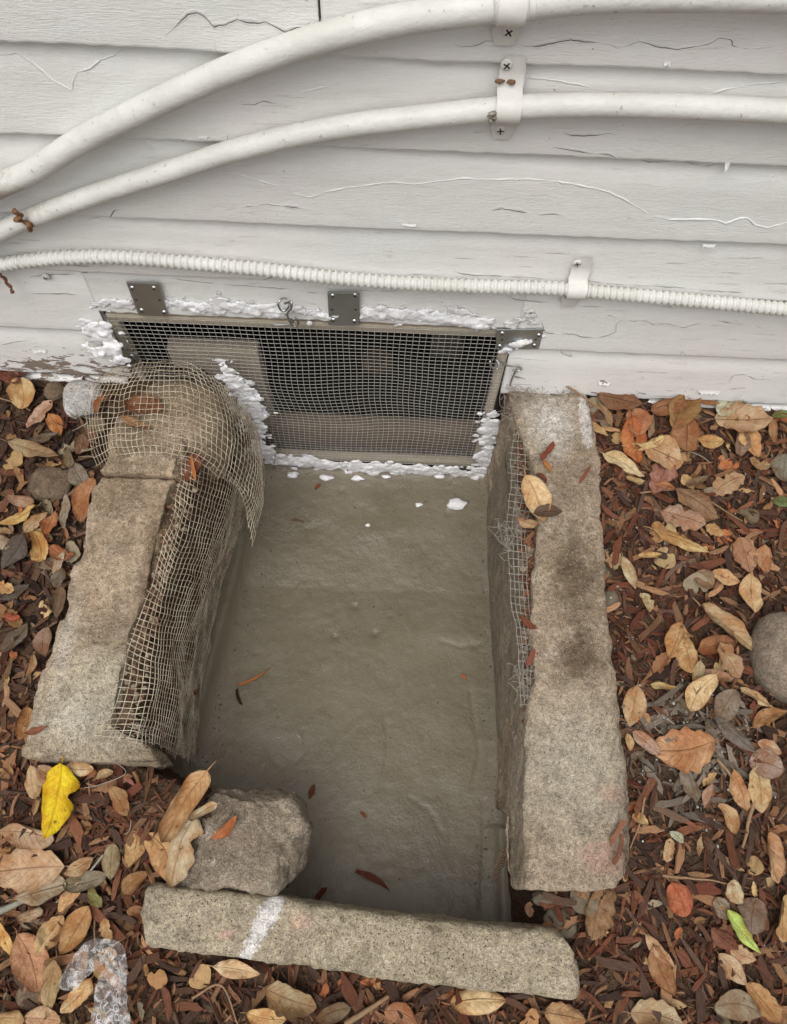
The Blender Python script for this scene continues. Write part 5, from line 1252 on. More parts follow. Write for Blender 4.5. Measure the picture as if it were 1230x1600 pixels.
LEAVES = [
 ('R1', 280, 165, 235, 12, 'o1', (152, 108, 72), 'large brown leaf touching the wall right of the right kerb'),
 ('R1', 200, 250, 150, 60, 'l1', (165, 128, 85), 'narrow brown leaf just below the large brown leaf at the wall'),
 ('R1', 140, 325, 170, 25, 'l2', (205, 165, 98), 'rolled tan leaf overhanging the outer edge of the right kerb'),
 ('R1', 560, 205, 180, -8, 'o1', (168, 112, 66), 'orange-brown leaf under the folded leaf at the wall'),
 ('R1', 648, 222, 205, -60, 'o1f', (178, 134, 72), 'folded golden-brown leaf leaning towards the wall'),
 ('R1', 770, 165, 150, 14, 'l1', (160, 112, 62), 'long brown leaf edge under the moulding of the wall'),
 ('R1', 915, 185, 165, -45, 'o0t', (188, 192, 162), 'pale sage leaf leaning on the wall moulding'),
 ('R1', 375, 288, 140, 70, 'r0', (182, 120, 78), 'small orange-brown leaf above the bright orange leaf'),
 ('R1', 365, 395, 235, 80, 'o0', (198, 124, 74), 'bright orange oval leaf below the brown leaves at the wall'),
 ('R1', 460, 318, 110, 95, 'l1', (160, 132, 88), 'small olive-tan leaf right of the bright orange leaf'),
 ('R1', 658, 368, 172, -90, 'r0', (162, 108, 64), 'round brown leaf below the folded golden leaf'),
 ('R1', 800, 392, 142, 4, 'o1', (208, 162, 92), 'small golden oval leaf right of the round brown leaf'),
 ('R1', 530, 470, 225, 20, 'r0', (206, 168, 118), 'broad flat tan leaf under the pale rolled leaf'),
 ('R1', 430, 405, 205, -10, 'o3', (222, 198, 132), 'pale rolled leaf lying across the bright orange leaf'),
 ('R1', 515, 592, 205, 110, 'k0t', (168, 114, 94), 'torn dusty pink leaf below the broad tan leaf'),
 ('R1', 540, 655, 120, 8, 'l0', (202, 132, 82), 'small orange leaf tip below the dusty pink leaf'),
 ('R1', 300, 535, 265, 25, 'l2', (222, 198, 142), 'long pale curled leaf beside the right kerb'),
 ('R1', 375, 615, 130, 10, 'l2', (206, 182, 122), 'short pale curled leaf below the long pale one'),
 ('R1', 980, 275, 290, 2, 'k1', (208, 174, 130), 'large crumpled pale leaf near the wall at the right'),
 ('R1', 1035, 395, 195, 75, 'o2', (216, 168, 106), 'curled orange-tan leaf hanging below the crumpled pale leaf'),
 ('R1', 1145, 350, 142, 90, 'l2', (192, 148, 102), 'upright rolled tan leaf right of the crumpled pale leaf'),
 ('R1', 962, 410, 150, 95, 'o1', (142, 114, 90), 'grey-brown leaf left of the curled orange-tan leaf'),
 ('R1', 1195, 245, 95, 170, 'o0', (112, 134, 72), 'small green leaf at the right edge near the wall'),
 ('R1', 1205, 550, 135, 90, 'r0', (134, 128, 108), 'round grey leaf at the right edge of the photo'),
 ('R1', 1205, 738, 115, 180, 'o0', (106, 132, 72), 'green leaf at the right edge below the grey round leaf'),
 ('R1', 712, 752, 265, 30, 'o0', (162, 126, 88), 'large brown leaf in the middle of the right mulch'),
 ('R1', 640, 830, 235, 20, 'k0t', (196, 156, 126), 'torn pinkish leaf below the large brown leaf'),
 ('R1', 620, 968, 305, 25, 'l1', (224, 194, 124), 'long pale yellow leaf right of the stained kerb'),
 ('R1', 720, 620, 130, -20, 'l1', (144, 118, 84), 'small grey-brown leaf right of the dusty pink leaf'),
 ('R1', 900, 645, 165, -30, 'k0t', (198, 162, 118), 'ragged tan leaf fragment at the upper right'),
 ('R1', 1075, 520, 120, 20, 'k0t', (176, 142, 96), 'ragged brown scrap below the curled orange-tan leaf'),
 ('R1', 450, 1045, 135, -5, 'l2', (206, 172, 104), 'small golden curled leaf below the long pale yellow leaf'),
 ('R1', 335, 1140, 195, 65, 'l2', (208, 192, 144), 'pale curled leaf next to the grey mortar clods'),
 ('R1', 880, 1165, 165, 20, 'o2', (208, 168, 114), 'rolled tan leaf in the right mulch above the boulder'),
 ('R1', 990, 1040, 190, 70, 'k0', (188, 134, 94), 'orange-brown toothed leaf above the boulder'),
 ('R1', 1010, 1000, 120, 80, 'o0', (200, 156, 114), 'small tan leaf on the orange-brown toothed leaf'),
 ('R1', 1105, 1060, 135, -100, 'k0', (194, 144, 98), 'toothed tan-orange leaf right of the stacked pair'),
 ('R1', 820, 900, 112, 20, 'k0', (206, 164, 102), 'small golden toothed leaf right of the torn pinkish leaf'),
 ('R1', 760, 1180, 120, 40, 'r0', (150, 122, 88), 'brown round leaf left of the rolled tan leaf'),
 ('R2', 1035, 95, 205, 85, 'o0', (208, 172, 118), 'flat tan leaf directly above the boulder'),
 ('R2', 598, 365, 205, 110, 'o0t', (198, 154, 98), 'tan leaf with a dark hole beside the flat golden one'),
 ('R2', 664, 440, 205, 80, 'b0', (210, 172, 110), 'flat golden oval leaf left of the boulder'),
 ('R2', 820, 398, 195, -15, 'o1', (158, 100, 58), 'red-brown leaf between the golden leaf and the boulder'),
 ('R2', 900, 310, 420, 40, 'l3', (204, 174, 124), 'long rolled leaf pointing at the boulder'),
 ('R2', 900, 480, 210, 60, 'k1t', (180, 144, 104), 'crumpled brown leaf left of the boulder'),
 ('R2', 724, 575, 185, 95, 'l3', (188, 178, 134), 'grey-green rolled leaf tube below the golden oval leaf'),
 ('R2', 835, 570, 172, 10, 'o1', (200, 160, 124), 'pinkish oval leaf below the red-brown leaf'),
 ('R2', 745, 665, 235, 125, 'o2', (208, 178, 124), 'curled pale leaf below the rolled tube'),
 ('R2', 360, 732, 215, 100, 'o0', (204, 170, 120), 'flat tan leaf touching the outer side of the right kerb'),
 ('R2', 525, 630, 150, 5, 'l2', (196, 170, 110), 'small curled leaf left of the rolled tube'),
 ('R2', 1045, 690, 225, 25, 'l2', (210, 178, 126), 'pale curled leaf below the boulder'),
 ('R2', 1130, 810, 205, -25, 'l1', (194, 150, 94), 'bent tan strip leaf under the boulder'),
 ('R2', 640, 965, 315, 170, 'k0', (208, 154, 102), 'large orange toothed leaf on the ashy mulch'),
 ('R2', 430, 945, 185, 40, 'o1', (198, 162, 138), 'pinkish leaf between the kerb and the orange toothed leaf'),
 ('R2', 335, 940, 90, 80, 'o0', (210, 170, 110), 'small golden leaf against the lower right kerb'),
 ('R2', 880, 745, 210, 120, 'o1', (152, 136, 116), 'dusty grey leaf above the ashy patch'),
 ('R2', 930, 900, 290, 40, 'l1', (126, 114, 102), 'long ash-grey leaf right of the orange toothed leaf'),
 ('R2', 680, 1175, 195, 70, 'k1', (138, 122, 102), 'grey-brown crumpled leaf below the orange toothed leaf'),
 ('R2', 1130, 970, 155, 20, 'o1', (208, 164, 124), 'peach leaf in the ashy mulch at the right'),
 ('R2', 1110, 1072, 175, 15, 'r0', (174, 148, 130), 'dusty round leaf below the peach leaf'),
 ('R2', 955, 1210, 225, 70, 'b0', (198, 148, 98), 'tan-orange leaf crossed by a twig'),
 ('R2', 1072, 1205, 245, 85, 'o0', (218, 194, 140), 'big pale leaf right of the twig'),
 ('R2', 780, 1245, 135, 110, 'l1', (204, 164, 134), 'narrow pinkish leaf below the ashy patch'),
 ('R2', 430, 150, 110, 60, 'k1t', (198, 178, 128), 'pale scrap below the pale curled leaf at the clods'),
 ('R3', 615, 598, 185, -110, 'r0', (200, 110, 70), 'cupped orange-red leaf in the lower right mulch'),
 ('R3', 175, 670, 300, 110, 'k1', (174, 134, 90), 'curved tan leaf between the right kerb end and the loose kerb'),
 ('R3', 60, 550, 130, 40, 'o2', (172, 138, 94), 'small rolled leaf under the front end of the right kerb'),
 ('R3', 605, 245, 92, -140, 'o0', (192, 202, 168), 'small pale sage leaf in the lower right mulch'),
 ('R3', 940, 556, 132, 80, 'r0', (222, 204, 156), 'small cream round leaf at the end of a thin twig'),
 ('R3', 970, 772, 330, 50, 'l2', (192, 216, 116), 'lime green rolled leaf'),
 ('R3', 530, 1000, 275, 70, 'o0', (184, 134, 84), 'brown-tan leaf under the narrow pink leaf at the lower right'),
 ('R3', 510, 890, 225, 50, 'l0', (208, 168, 124), 'narrow pink-tan leaf lying on the brown-tan one'),
 ('R3', 920, 992, 205, 50, 'o0', (212, 178, 134), 'pale oval leaf below the lime green leaf'),
 ('R3', 870, 820, 175, 40, 'o1', (140, 84, 60), 'dark red-brown leaf left of the lime green leaf'),
 ('R3', 1040, 690, 185, 100, 'r0', (140, 118, 98), 'grey-brown leaf behind the lime green leaf'),
 ('R3', 1145, 360, 295, 80, 'o2', (208, 164, 114), 'large rolled tan leaf at the right edge'),
 ('R3', 1090, 1180, 265, 50, 'k1', (200, 160, 100), 'crinkled golden-brown leaf in the bottom right corner'),
 ('R3', 955, 1222, 255, 5, 'o0', (152, 138, 108), 'grey leaf beside the crinkled one in the bottom right corner'),
 ('R3', 490, 1270, 265, 10, 'k1', (192, 168, 128), 'crumpled pale leaf at the bottom right of the loose kerb'),
 ('R3', 560, 320, 125, 100, 'k1t', (208, 178, 132), 'pale scrap below the small sage leaf'),
 ('R3', 890, 140, 195, 60, 'o2', (198, 162, 112), 'rolled tan leaf below the leaf crossed by a twig'),
 ('R3', 395, 150, 105, 20, 'o1', (212, 172, 112), 'small golden leaf beside the front part of the right kerb'),
 ('R3', 975, 900, 155, 30, 'k0', (202, 168, 128), 'pale toothed leaf under the lower end of the lime leaf'),
 ('R3', 1212, 700, 260, 90, 'k1', (208, 178, 118), 'tall pale curled leaf cut by the right edge'),
 ('R3', 860, 650, 130, 60, 'r0', (168, 150, 126), 'dusty leaf left of the upper end of the lime leaf'),
 ('R3', 735, 300, 110, 95, 'l1', (170, 142, 96), 'olive-brown leaf right of the small sage leaf'),
 ('R3', 935, 400, 120, 40, 'l1', (196, 174, 122), 'thin pale leaf edge above the cream round leaf'),
 ('B2', 415, 685, 132, -5, 'o1', (218, 184, 126), 'rolled cream leaf just below the loose kerb'),
 ('B2', 212, 722, 85, 20, 'o1', (184, 124, 80), 'orange-brown leaf at the bottom edge left of the cream leaf'),
 ('B2', 645, 722, 100, 10, 'k1', (198, 154, 98), 'golden leaf at the bottom edge right of the cream leaf'),
 ('B2', 35, 715, 90, 160, 'o1', (140, 118, 84), 'olive leaf at the bottom edge below the loose kerb'),
 ('B1', 915, 940, 125, 10, 'o1', (212, 174, 108), 'golden leaf at the bottom edge below the white smear'),
 ('B1', 812, 782, 155, 8, 'l0', (218, 194, 148), 'slim pale leaf along the lower side of the loose kerb'),
 ('B1', 1000, 880, 170, 20, 'k1', (170, 150, 110), 'crumpled olive leaf below the middle of the loose kerb'),
 ('L1', 60, 205, 190, 40, 'o1', (138, 84, 64), 'red-brown leaf at the left edge under the wall'),
 ('L1', 130, 195, 120, 170, 'o1', (112, 66, 50), 'dark red leaf right of the red-brown one under the wall'),
 ('L1', 150, 330, 175, -90, 'r0', (204, 168, 108), 'flat round tan leaf near the left wall'),
 ('L1', 280, 480, 240, 130, 'o1f', (198, 158, 128), 'curled pink-tan leaf below the round tan leaf'),
 ('L1', 380, 548, 150, 60, 'o0', (208, 134, 64), 'orange leaf behind the curled pink-tan leaf'),
 ('L1', 320, 640, 200, -5, 'l1', (124, 114, 98), 'grey twisted leaf above the flat brown stone'),
 ('L1', 240, 725, 330, 15, 'l1', (154, 128, 88), 'long olive-brown leaf over the flat brown stone'),
 ('L1', 480, 785, 130, 80, 'o1', (138, 118, 84), 'olive leaf right of the flat brown stone'),
 ('L1', 562, 690, 150, 100, 'o1', (128, 94, 68), 'brown leaf under the left fringe of the net'),
 ('L1', 560, 915, 200, 60, 'o1', (134, 124, 108), 'grey curled leaf right of the flat brown stone'),
 ('L1', 608, 1080, 300, 105, 'o1', (204, 144, 90), 'orange leaf with black blotches against the left kerb'),
 ('L1', 150, 1072, 165, 8, 'o1', (192, 152, 118), 'pinkish leaf below the flat brown stone'),
 ('L1', 130, 1185, 265, 155, 'l1', (208, 178, 100), 'yellowish pointed leaf at the left edge'),
 ('L1', 250, 1230, 195, -40, 'o0', (204, 164, 114), 'tan oval leaf beside the orange-brown oval one at the left'),
 ('L1', 347, 1236, 175, 110, 'o0', (188, 122, 72), 'orange-brown oval leaf at the left with dark veins'),
 ('L1', 265, 1410, 225, 75, 'k2', (218, 174, 94), 'crumpled golden leaf left of the left kerb'),
 ('L1', 95, 1430, 265, 130, 'o0', (92, 82, 74), 'dark grey leaf at the left edge'),
 ('L1', 462, 1160, 235, 95, 'l2', (152, 142, 122), 'grey rolled leaf right of the orange-brown oval leaf'),
 ('L1', 410, 1530, 195, 115, 'l0', (194, 174, 144), 'thin pale leaf beside the middle of the left kerb'),
 ('L1', 35, 1370, 95, 60, 'r1', (174, 152, 124), 'small tan leaf at the left edge above the dark grey leaf'),
 ('L1', 40, 1290, 90, 20, 'o2', (196, 176, 128), 'small curled pale leaf below the yellowish pointed leaf'),
 ('L1', 430, 1430, 160, 25, 'k1t', (178, 112, 70), 'ragged orange-brown leaf near the middle of the left kerb'),
 ('L2', 110, 520, 235, -50, 'o0', (108, 98, 82), 'dark olive leaf left of the middle of the left kerb'),
 ('L2', 320, 550, 195, 95, 'o0', (168, 132, 104), 'pink-brown leaf beside the lower half of the left kerb'),
 ('L2', 412, 105, 150, 100, 'o0', (134, 124, 108), 'grey leaf touching the left kerb'),
 ('L2', 420, 275, 200, 100, 'o1', (128, 108, 84), 'dull brown leaf pressed against the left kerb'),
 ('L2', 212, 710, 155, 110, 'l1', (194, 158, 108), 'small tan leaf left of the lower left kerb'),
 ('L2', 40, 170, 125, 30, 'k0t', (208, 168, 104), 'golden leaf scrap at the left edge'),
 ('L2', 90, 370, 100, 10, 'k1t', (192, 88, 54), 'orange-red leaf scrap at the left edge'),
 ('L2', 110, 200, 240, -20, 'l1', (100, 92, 82), 'long dark grey leaf strip at the left edge'),
 ('L2', 172, 1115, 235, 100, 'o2', (178, 128, 68), 'curled amber leaf against the left kerb corner'),
 ('L3', 280, 170, 255, 80, 'k1', (198, 162, 112), 'ragged tan leaf left of the bright yellow leaf'),
 ('L3', 400, 95, 200, 30, 'o0', (188, 152, 118), 'tan leaf behind the stalk of the bright yellow leaf'),
 ('L3', 640, 52, 205, 5, 'o1', (208, 184, 138), 'pale leaf under the front edge of the left kerb'),
 ('L3', 845, 108, 155, -20, 'o2', (198, 168, 118), 'small curled tan leaf under the left kerb front'),
 ('L3', 1040, 160, 92, 40, 'l0', (178, 108, 98), 'tiny pinkish red leaf on bare soil'),
 ('L3', 955, 310, 250, 60, 'o0', (168, 128, 78), 'brown oval leaf with dark veins on bare soil'),
 ('L3', 1068, 690, 300, 100, 'o0', (208, 172, 112), 'upright tan oval leaf left of the chunk'),
 ('L3', 900, 800, 270, 95, 'o1', (168, 148, 104), 'olive-tan leaf left of the upright tan oval leaf'),
 ('L3', 215, 590, 430, 8, 'b2', (202, 168, 130), 'large crumpled tan leaf under the tip of the yellow leaf'),
 ('L3', 240, 862, 530, 175, 'k0', (218, 184, 140), 'large flat tan toothed leaf at the left edge'),
 ('L3', 630, 838, 245, 150, 'o0', (204, 168, 118), 'tan oval leaf right of the large toothed leaf'),
 ('L3', 340, 1040, 440, -15, 'b2', (174, 154, 120), 'crumpled grey-tan leaf below the large toothed leaf'),
 ('L3', 690, 950, 330, -12, 'o1', (150, 138, 108), 'pale grey-olive leaf at the end of the straight twig'),
 ('L3', 770, 1085, 170, 60, 'o1', (142, 142, 78), 'small olive green leaf left of the loose kerb'),
 ('L3', 560, 1110, 235, -45, 'o1', (204, 154, 94), 'orange-tan leaf above the leaf with a hole'),
 ('L3', 1090, 960, 285, -40, 'o2', (178, 138, 84), 'rolled brown leaf above the left end of the loose kerb'),
 ('L4', 250, 150, 200, -20, 'k1', (194, 164, 124), 'dusty tan leaf at the left above the pale toothed one'),
 ('L4', 400, 310, 345, 125, 'k0', (208, 168, 108), 'tan toothed leaf left of the leaf with a hole'),
 ('L4', 610, 270, 405, 120, 'o0', (198, 154, 94), 'tan leaf with a small round hole above the plastic film'),
 ('L4', 860, 270, 185, 80, 'k0t', (214, 170, 108), 'ragged golden leaf scrap above the plastic film'),
 ('L4', 225, 535, 465, 65, 'o0', (194, 134, 90), 'large orange-brown leaf left of the plastic film'),
 ('L4', 40, 330, 305, 70, 'l2', (218, 174, 94), 'curled golden leaf at the left edge near the bottom'),
 ('L4', 420, 735, 485, 100, 'l2', (188, 162, 108), 'long curled leaf between the orange-brown leaf and the film'),
 ('L4', 620, 800, 325, 130, 'k1', (222, 184, 124), 'pale toothed leaf in the crook of the plastic film'),
 ('L4', 90, 985, 255, 0, 'o1', (198, 164, 108), 'tan leaf in the bottom left corner'),
 ('L4', 345, 985, 275, 5, 'o1', (198, 158, 118), 'pinkish tan leaf at the bottom edge left of the film'),
 ('B1', 545, 392, 165, 62, 'o0', (206, 162, 102), 'tan leaf leaning on the left side of the chunk'),
]
for k, L_ in enumerate(LEAVES): put_leaf(*L_, nr=k)
# leaves that lie on other things
put_leaf('L3', 462, 312, 560, 103, 'o1t', (244, 214, 28), 'bright yellow leaf with a torn side', lift=0.012)
put_leaf('B1', 632, 372, 235, 110, 'k1t', (218, 202, 162), 'torn cream leaf at the left side of the chunk', z=-0.005)
put_leaf('B1', 640, 218, 285, 122, 'o2', (208, 172, 118), 'large curled tan leaf resting on the chunk', z=0.012)
put_leaf('B1', 700, 240, 110, 150, 'o2', (220, 200, 156), 'small curled cream leaf on the chunk', z=0.012)
put_leaf('B1', 772, 290, 112, -40, 'l1', (208, 122, 62), 'small bright orange leaf on the chunk', z=0.008)
put_leaf('Z7', 405, 650, 205, 65, 'o0', (218, 184, 130), 'broad tan leaf lying on the right kerb', z=0.058)
put_leaf('Z7', 462, 715, 118, -5, 'o0', (108, 88, 70), 'small dark leaf on the broad tan leaf of the right kerb', z=0.066)
put_leaf('Z7', 370, 760, 90, 20, 'k1t', (196, 152, 104), 'torn tan scrap below the broad leaf of the right kerb', z=0.046)
put_leaf('L2', 255, 1158, 155, -15, 'l0', (168, 98, 62), 'orange-brown leaf on the front left corner of the left kerb', z=0.060)
put_leaf('L1', 690, 410, 130, 115, 'l1', (184, 108, 58), 'orange leaf caught under the left part of the net', z=0.075)
put_leaf('L1', 1, 1, 1, 0, 'o0', (1, 1, 1), 'x') if False else None
c3 = (0, 380, 2.674); CROP['C3'] = c3
put_leaf('C3', 610, 690, 150, 10, 'k1', (150, 96, 62), 'orange-brown leaf under the net on the rounded kerb end', z=0.088)
put_leaf('C3', 570, 750, 120, 20, 'l1', (178, 134, 88), 'tan leaf strip under the front of the draped net', z=0.08)
CROP['C6'] = (0, 680, 2.795)
put_leaf('C6', 835, 140, 120, 100, 'o1', (134, 82, 56), 'brown leaf caught under the fold of the net beside the kerb crack', z=0.055)
put_leaf('C6', 785, 1240, 90, 60, 'o1', (120, 88, 66), 'brown leaf behind the lower hanging net', z=-0.20)
put_leaf('C6', 835, 1130, 90, -30, 'l1', (128, 82, 60), 'red-brown leaf behind the hanging net', z=-0.2)
CROP['C8'] = (740, 1180, 5.333)
put_leaf('C8', 470, 1285, 120, 90, 'k0t', (168, 136, 108), 'small tan leaf on the dirt below the right kerb end', z=-0.08)

# small leaf fragments between the chips
B = [leaf_mesh(k, r_, 0.5, 50 + i, 0.2, True) for i, (k, r_) in enumerate((('oval', 0.4), ('lance', 1.0), ('oak', 0.6), ('round', 0.3), ('lance', 2.0)))]
BV = []
for me in B:
    a = np.zeros(len(me.vertices) * 3); me.vertices.foreach_get('co', a); q = np.array([list(p.vertices) for p in me.polygons if len(p.vertices) == 4]); BV.append((a.reshape(-1, 3), q)); bpy.data.meshes.remove(me)
LC = [lin(196, 160, 112), lin(168, 126, 84), lin(146, 104, 72), lin(128, 110, 88), lin(206, 176, 128), lin(112, 92, 74), lin(180, 112, 72), lin(150, 136, 112)]
parts, cols = [], []
n = 0
while n < 820:
    x, y = rm.uniform(-1.2, 1.2), rm.uniform(-1.5, -0.04)
    if not free(x, y): continue
    leafy = (x < -0.55) or y > -0.35
    if not leafy and rm.random() < 0.45: continue
    V, Q = BV[rm.integers(5)]; s_ = rm.uniform(0.014, 0.055) * (1.1 if leafy else 1)
    V = (V * s_) @ eul(rm.uniform(0, 6.3), rm.normal() * 0.25, rm.normal() * 0.4).T + [x, y, gz(x, y) + rm.uniform(0.004, 0.018)]
    c = np.array(LC[rm.integers(8)][:3]) * rm.uniform(0.55, 1.05); parts.append((V, Q)); cols.append(np.tile(np.r_[c, 1], (len(V), 1))); n += 1
V, Q = merge(parts)
tag(mobj('leaf_litter', V, Q, MT['litter'], col=np.concatenate(cols), base=False), 'small broken leaf bits mixed into the mulch', 'leaf litter', kind='stuff')
# pale grit and mortar dust on the mulch
sp = []
while len(sp) < 300:
    if rm.random() < 0.55: x, y = ash[0] + rm.normal() * 0.09, ash[1] + rm.normal() * 0.09
    elif rm.random() < 0.5: x, y = clodc[0] + rm.normal() * 0.03, clodc[1] + rm.normal() * 0.10
    else: x, y = rm.uniform(0.45, 0.85), rm.uniform(-1.1, -0.06)
    if free(x, y): sp.append((x, y, gz(x, y) + rm.uniform(0.010, 0.020)))
lumps('grit', sp, MT['litter'], [lin(170, 166, 156), lin(140, 134, 124), lin(118, 112, 102), lin(188, 184, 176)], 9, 'pale grit and ash scattered on the right mulch', 'grit', (0.0008, 0.0032))

# ------------------------------------------------------------------ twigs and slivers
def twig(pts, rpx, label, mat='twig', z=None, lift=0.022, name='twig'):
    P = []
    for a, b in pts:
        c = atz(a, b, 0.01) if z is None else atz(a, b, z)
        if z is None: c = atz(a, b, gz(c[0], c[1]) + lift)
        P.append(c)
    r_ = rpx * depth(P[0]) / FPX / 2; n_ = 8 * len(P); q = cr(P, n_); q = q + 0.3 * r_ * np.stack([fbm(q, 90, 2)] * 3, 1)
    return tag(mobj(name, *tube(q, r_ * np.linspace(1, 0.6, n_), 6), MT[mat]), label, 'twig', 'twigs around the pit')
twig([(1040, 702), (1070, 704), (1095, 712), (1108, 722)], 2.2, 'thin pale stalk right of the broad tan leaf', 'greytwig')
twig([(1120, 1185), (1145, 1215), (1165, 1245), (1175, 1265)], 5.5, 'dark twig crossing the tan-orange leaf')
twig([(1035, 1368), (1075, 1372), (1115, 1376), (1148, 1384)], 4, 'thin twig ending at the cream round leaf')
twig([(162, 1335), (140, 1362), (112, 1388), (88, 1410)], 4, 'straight grey twig across the lower left leaves', 'greytwig')
twig([(0, 1424), (25, 1412), (48, 1402)], 12, 'pale grey stick at the left edge', 'greytwig')
twig([(1180, 1250), (1172, 1275), (1166, 1305), (1160, 1325)], 7, 'straight brown stick below the twig crossed leaf')
twig([(1008, 1245), (1000, 1285), (985, 1325)], 4, 'long thin sliver beside the small sage leaf')
twig([(0, 622), (30, 632), (48, 642)], 2.5, 'thin stalk below the round tan leaf')
twig([(855, 590), (890, 606), (915, 622), (940, 640)], 4.5, 'dark stick leaning from the wall to the right kerb top', lift=0.05)
twig([(1000, 770), (1040, 766), (1072, 765), (1110, 770)], 3, 'dark thin twig above the large brown leaf')
twig([(1085, 768), (1120, 790), (1160, 815)], 3, 'reddish thin twig across the upper right mulch')
twig([(300, 1560), (345, 1540), (372, 1600)], 4, 'bent brown twig at the bottom edge')
twig([(540, 1600), (575, 1578), (608, 1556)], 10, 'thick pale stick at the bottom edge')
twig([(158, 1400), (148, 1440), (150, 1500)], 4, 'dark stem left of the loose kerb', lift=0.015)
twig([(205, 1282), (203, 1296), (196, 1304)], 1.6, 'thin stalk below the veined brown leaf', 'greytwig')
def sliver(p0, p1, wpx, rgb, label, z, lift=0.004):
    A, Bp = (atf(*p0), atf(*p1)) if z < -0.3 else (atz(*p0, z), atz(*p1, z)); m_ = (A + Bp) / 2; d = Bp - A; L = np.linalg.norm(d); r_ = np.random.default_rng(int(p0[0]))
    V, Q = splinter(L, wpx * depth(m_) / FPX, 0.003, r_, 5)
    o = bpy.data.objects.new('wood_sliver', make_mesh('wood_sliver', V, Q, MT['chip'], smooth=False)); COL.objects.link(o)
    o.location = m_ + np.array([0, 0, lift]); o.rotation_euler = (0, 0, math.atan2(d[1], d[0])); o.color = lin(*rgb)
    tag(o, label, 'wood sliver', 'wood slivers on the concrete')
F0 = FLOORZ + 0.004
sliver((368, 1075), (420, 1051), 4, (172, 112, 66), 'thin orange sliver on the wet concrete at the left', F0)
sliver((369, 1078), (376, 1102), 6, (52, 36, 28), 'short dark sliver below the orange one on the concrete', F0)
sliver((484, 1248), (491, 1226), 9, (108, 62, 44), 'red-brown chip on the concrete right of the chunk', F0)
sliver((557, 1358), (607, 1384), 9, (112, 66, 48), 'largest red-brown chip on the concrete near the loose kerb', F0)
sliver((492, 1408), (509, 1386), 8, (104, 58, 42), 'red-brown chip half under the loose kerb', F0)
sliver((563, 1268), (573, 1277), 5, (128, 76, 52), 'tiny chip in the middle of the lower concrete', F0)
sliver((492, 764), (500, 757), 5, (130, 78, 52), 'tiny red chip near the foam at the top of the concrete', F0)
sliver((455, 812), (475, 815), 3, (110, 84, 64), 'hair thin sliver on the upper left concrete', F0)
sliver((720, 1055), (728, 1060), 4, (176, 104, 70), 'tiny orange chip near the right side of the concrete', F0)
sliver((845, 718), (866, 694), 9, (122, 66, 48), 'red-brown chip on the right kerb above the tan leaf', 0.052)
sliver((849, 721), (860, 736), 7, (170, 112, 64), 'orange chip on the right kerb above the tan leaf', 0.05)
sliver((905, 756), (922, 730), 5, (128, 80, 56), 'thin chip on the middle of the right kerb', 0.048)
sliver((840, 740), (855, 752), 7, (110, 64, 48), 'dark chip beside the slot of the right kerb', 0.048)
sliver((820, 850), (834, 832), 7, (124, 86, 62), 'brown chip in the slot of the right kerb', 0.034)
sliver((812, 965), (835, 985), 8, (118, 68, 50), 'red chip at the lower slot of the right kerb', 0.034)
sliver((823, 1040), (838, 1015), 11, (128, 78, 62), 'rusty flake in the slot of the right kerb', 0.034)
sliver((953, 1318), (975, 1282), 9, (140, 96, 72), 'long chip on the front part of the right kerb', 0.046)
sliver((962, 1352), (975, 1305), 6, (120, 80, 60), 'thin chip below the long chip on the right kerb', 0.046)
sliver((300, 716), (306, 752), 5, (176, 112, 66), 'orange sliver under the net fold on the left kerb', 0.06)
# dried conifer sprig in the front right hollow
cN = atz(790, 1345, -0.25); par = []
st_ = [atz(798, 1322, -0.255), atz(791, 1345, -0.27), atz(785, 1372, -0.28)]; par.append(tube(cr(st_, 14), 0.0014, 4, False))
for k, t in enumerate(np.linspace(0.05, 0.95, 11)):
    p = cr(st_, 50)[int(t * 49)]
    for s in (-1, 1): par.append(tube(np.array([p, p + [0.014 * s, -0.004, 0.004], p + [0.026 * s * (1 - 0.3 * abs(t - .5)), -0.012, 0.002]]), 0.0011, 4, False))
MT['sprig'] = m_flat('sprig', lin(170, 140, 114), 0.85)
tag(mobj('conifer_sprig', *merge(par), MT['sprig']), 'dried needle sprig in the hollow beside the right kerb', 'sprig')

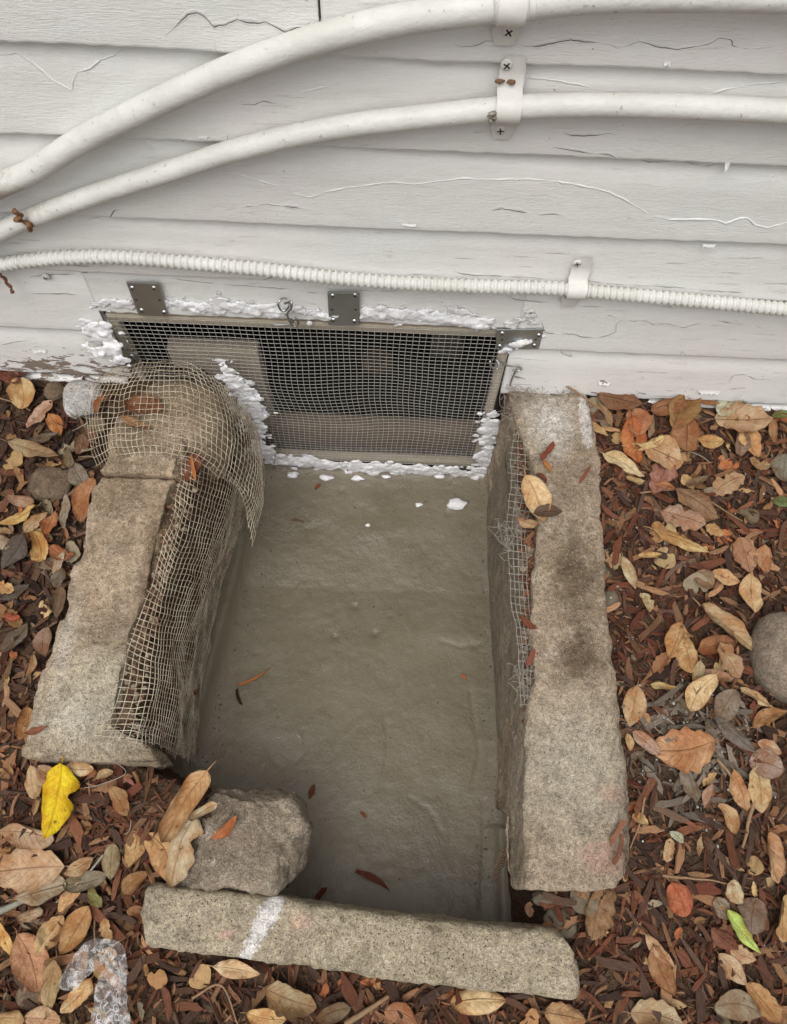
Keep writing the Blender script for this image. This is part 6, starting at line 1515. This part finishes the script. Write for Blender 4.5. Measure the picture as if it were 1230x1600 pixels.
# ------------------------------------------------------------------ clear plastic film with print
st = [((208, 1690), (146, 1690)), ((203, 1600), (144, 1600)), ((200, 1540), (147, 1552)), ((198, 1494), (158, 1520)), ((182, 1470), (163, 1512)), ((138, 1471), (157, 1506)), ((109, 1505), (135, 1526)), ((88, 1541), (114, 1550))]
zf = [z_ - 0.045 for z_ in (0.012, 0.014, 0.016, 0.022, 0.026, 0.026, 0.022, 0.014)]
rows = []
for (a, b), z_ in zip(st, zf):
    A, Bq = atz(*a, z_), atz(*b, z_); rows.append([A, A * 0.66 + Bq * 0.34 + [0, 0, 0.006], A * 0.34 + Bq * 0.66 + [0, 0, 0.004], Bq])
S4 = surf(rows)
a, b = np.meshgrid(np.linspace(0, 1, 90), np.linspace(0, 1, 24), indexing='ij')
def film(a, b):
    P = S4(a, b); sh = P.shape; Pf = P.reshape(-1, 3).copy(); Pf[:, 2] += 0.007 * np.abs(fbm(Pf, 34, 3)) + 0.003 * fbm(Pf, 110, 2); Pf[:, 0] += 0.006 * fbm(Pf, 30, 3); Pf[:, 1] += 0.005 * fbm(Pf + 3, 30, 3); return Pf.reshape(sh)
fo = empty('plastic_film', atz(165, 1530, 0.0), 'crumpled clear plastic film strip with faint white print', 'plastic film')
mobj('sheet', film(a, b).reshape(-1, 3), gridf(90, 24), MT['film'], fo)
def letters(txt, a0, b0, da, db, size, rot=0.0):
    cu = bpy.data.curves.new('lettering', 'FONT'); cu.body = txt; cu.size = 1.0; cu.align_x = 'CENTER'; cu.align_y = 'CENTER'
    o = bpy.data.objects.new('tmp', cu); COL.objects.link(o); dg = bpy.context.evaluated_depsgraph_get(); me = o.evaluated_get(dg).to_mesh()
    V = np.array([v.co[:] for v in me.vertices]); Fc = [tuple(p.vertices) for p in me.polygons]; o.evaluated_get(dg).to_mesh_clear()
    bpy.data.objects.remove(o); bpy.data.curves.remove(cu)
    x, y = V[:, 0] * size, V[:, 1] * size; c_, s_ = math.cos(rot), math.sin(rot)
    A = a0 + (x * c_ - y * s_) * da; Bb = b0 + (x * s_ + y * c_) * db
    P = film(A, Bb); P[:, 2] += 0.0012
    mobj('lettering', P, Fc, MT['letter'], fo, smooth=False)
letters('DO', 0.30, 0.80, 0.10, 0.33, 0.55, 0)
letters('DO', 0.34, 0.30, 0.10, 0.33, 0.55, 0)
letters('OO', 0.44, 0.25, 0.10, 0.33, 0.5, 0)
letters('NUTAR', 0.69, 0.42, 0.085, 0.36, 0.5, 0)
letters('OMEV', 0.69, 0.78, 0.085, 0.36, 0.5, 0)
letters('O', 0.78, 0.10, 0.085, 0.36, 0.5, 0)
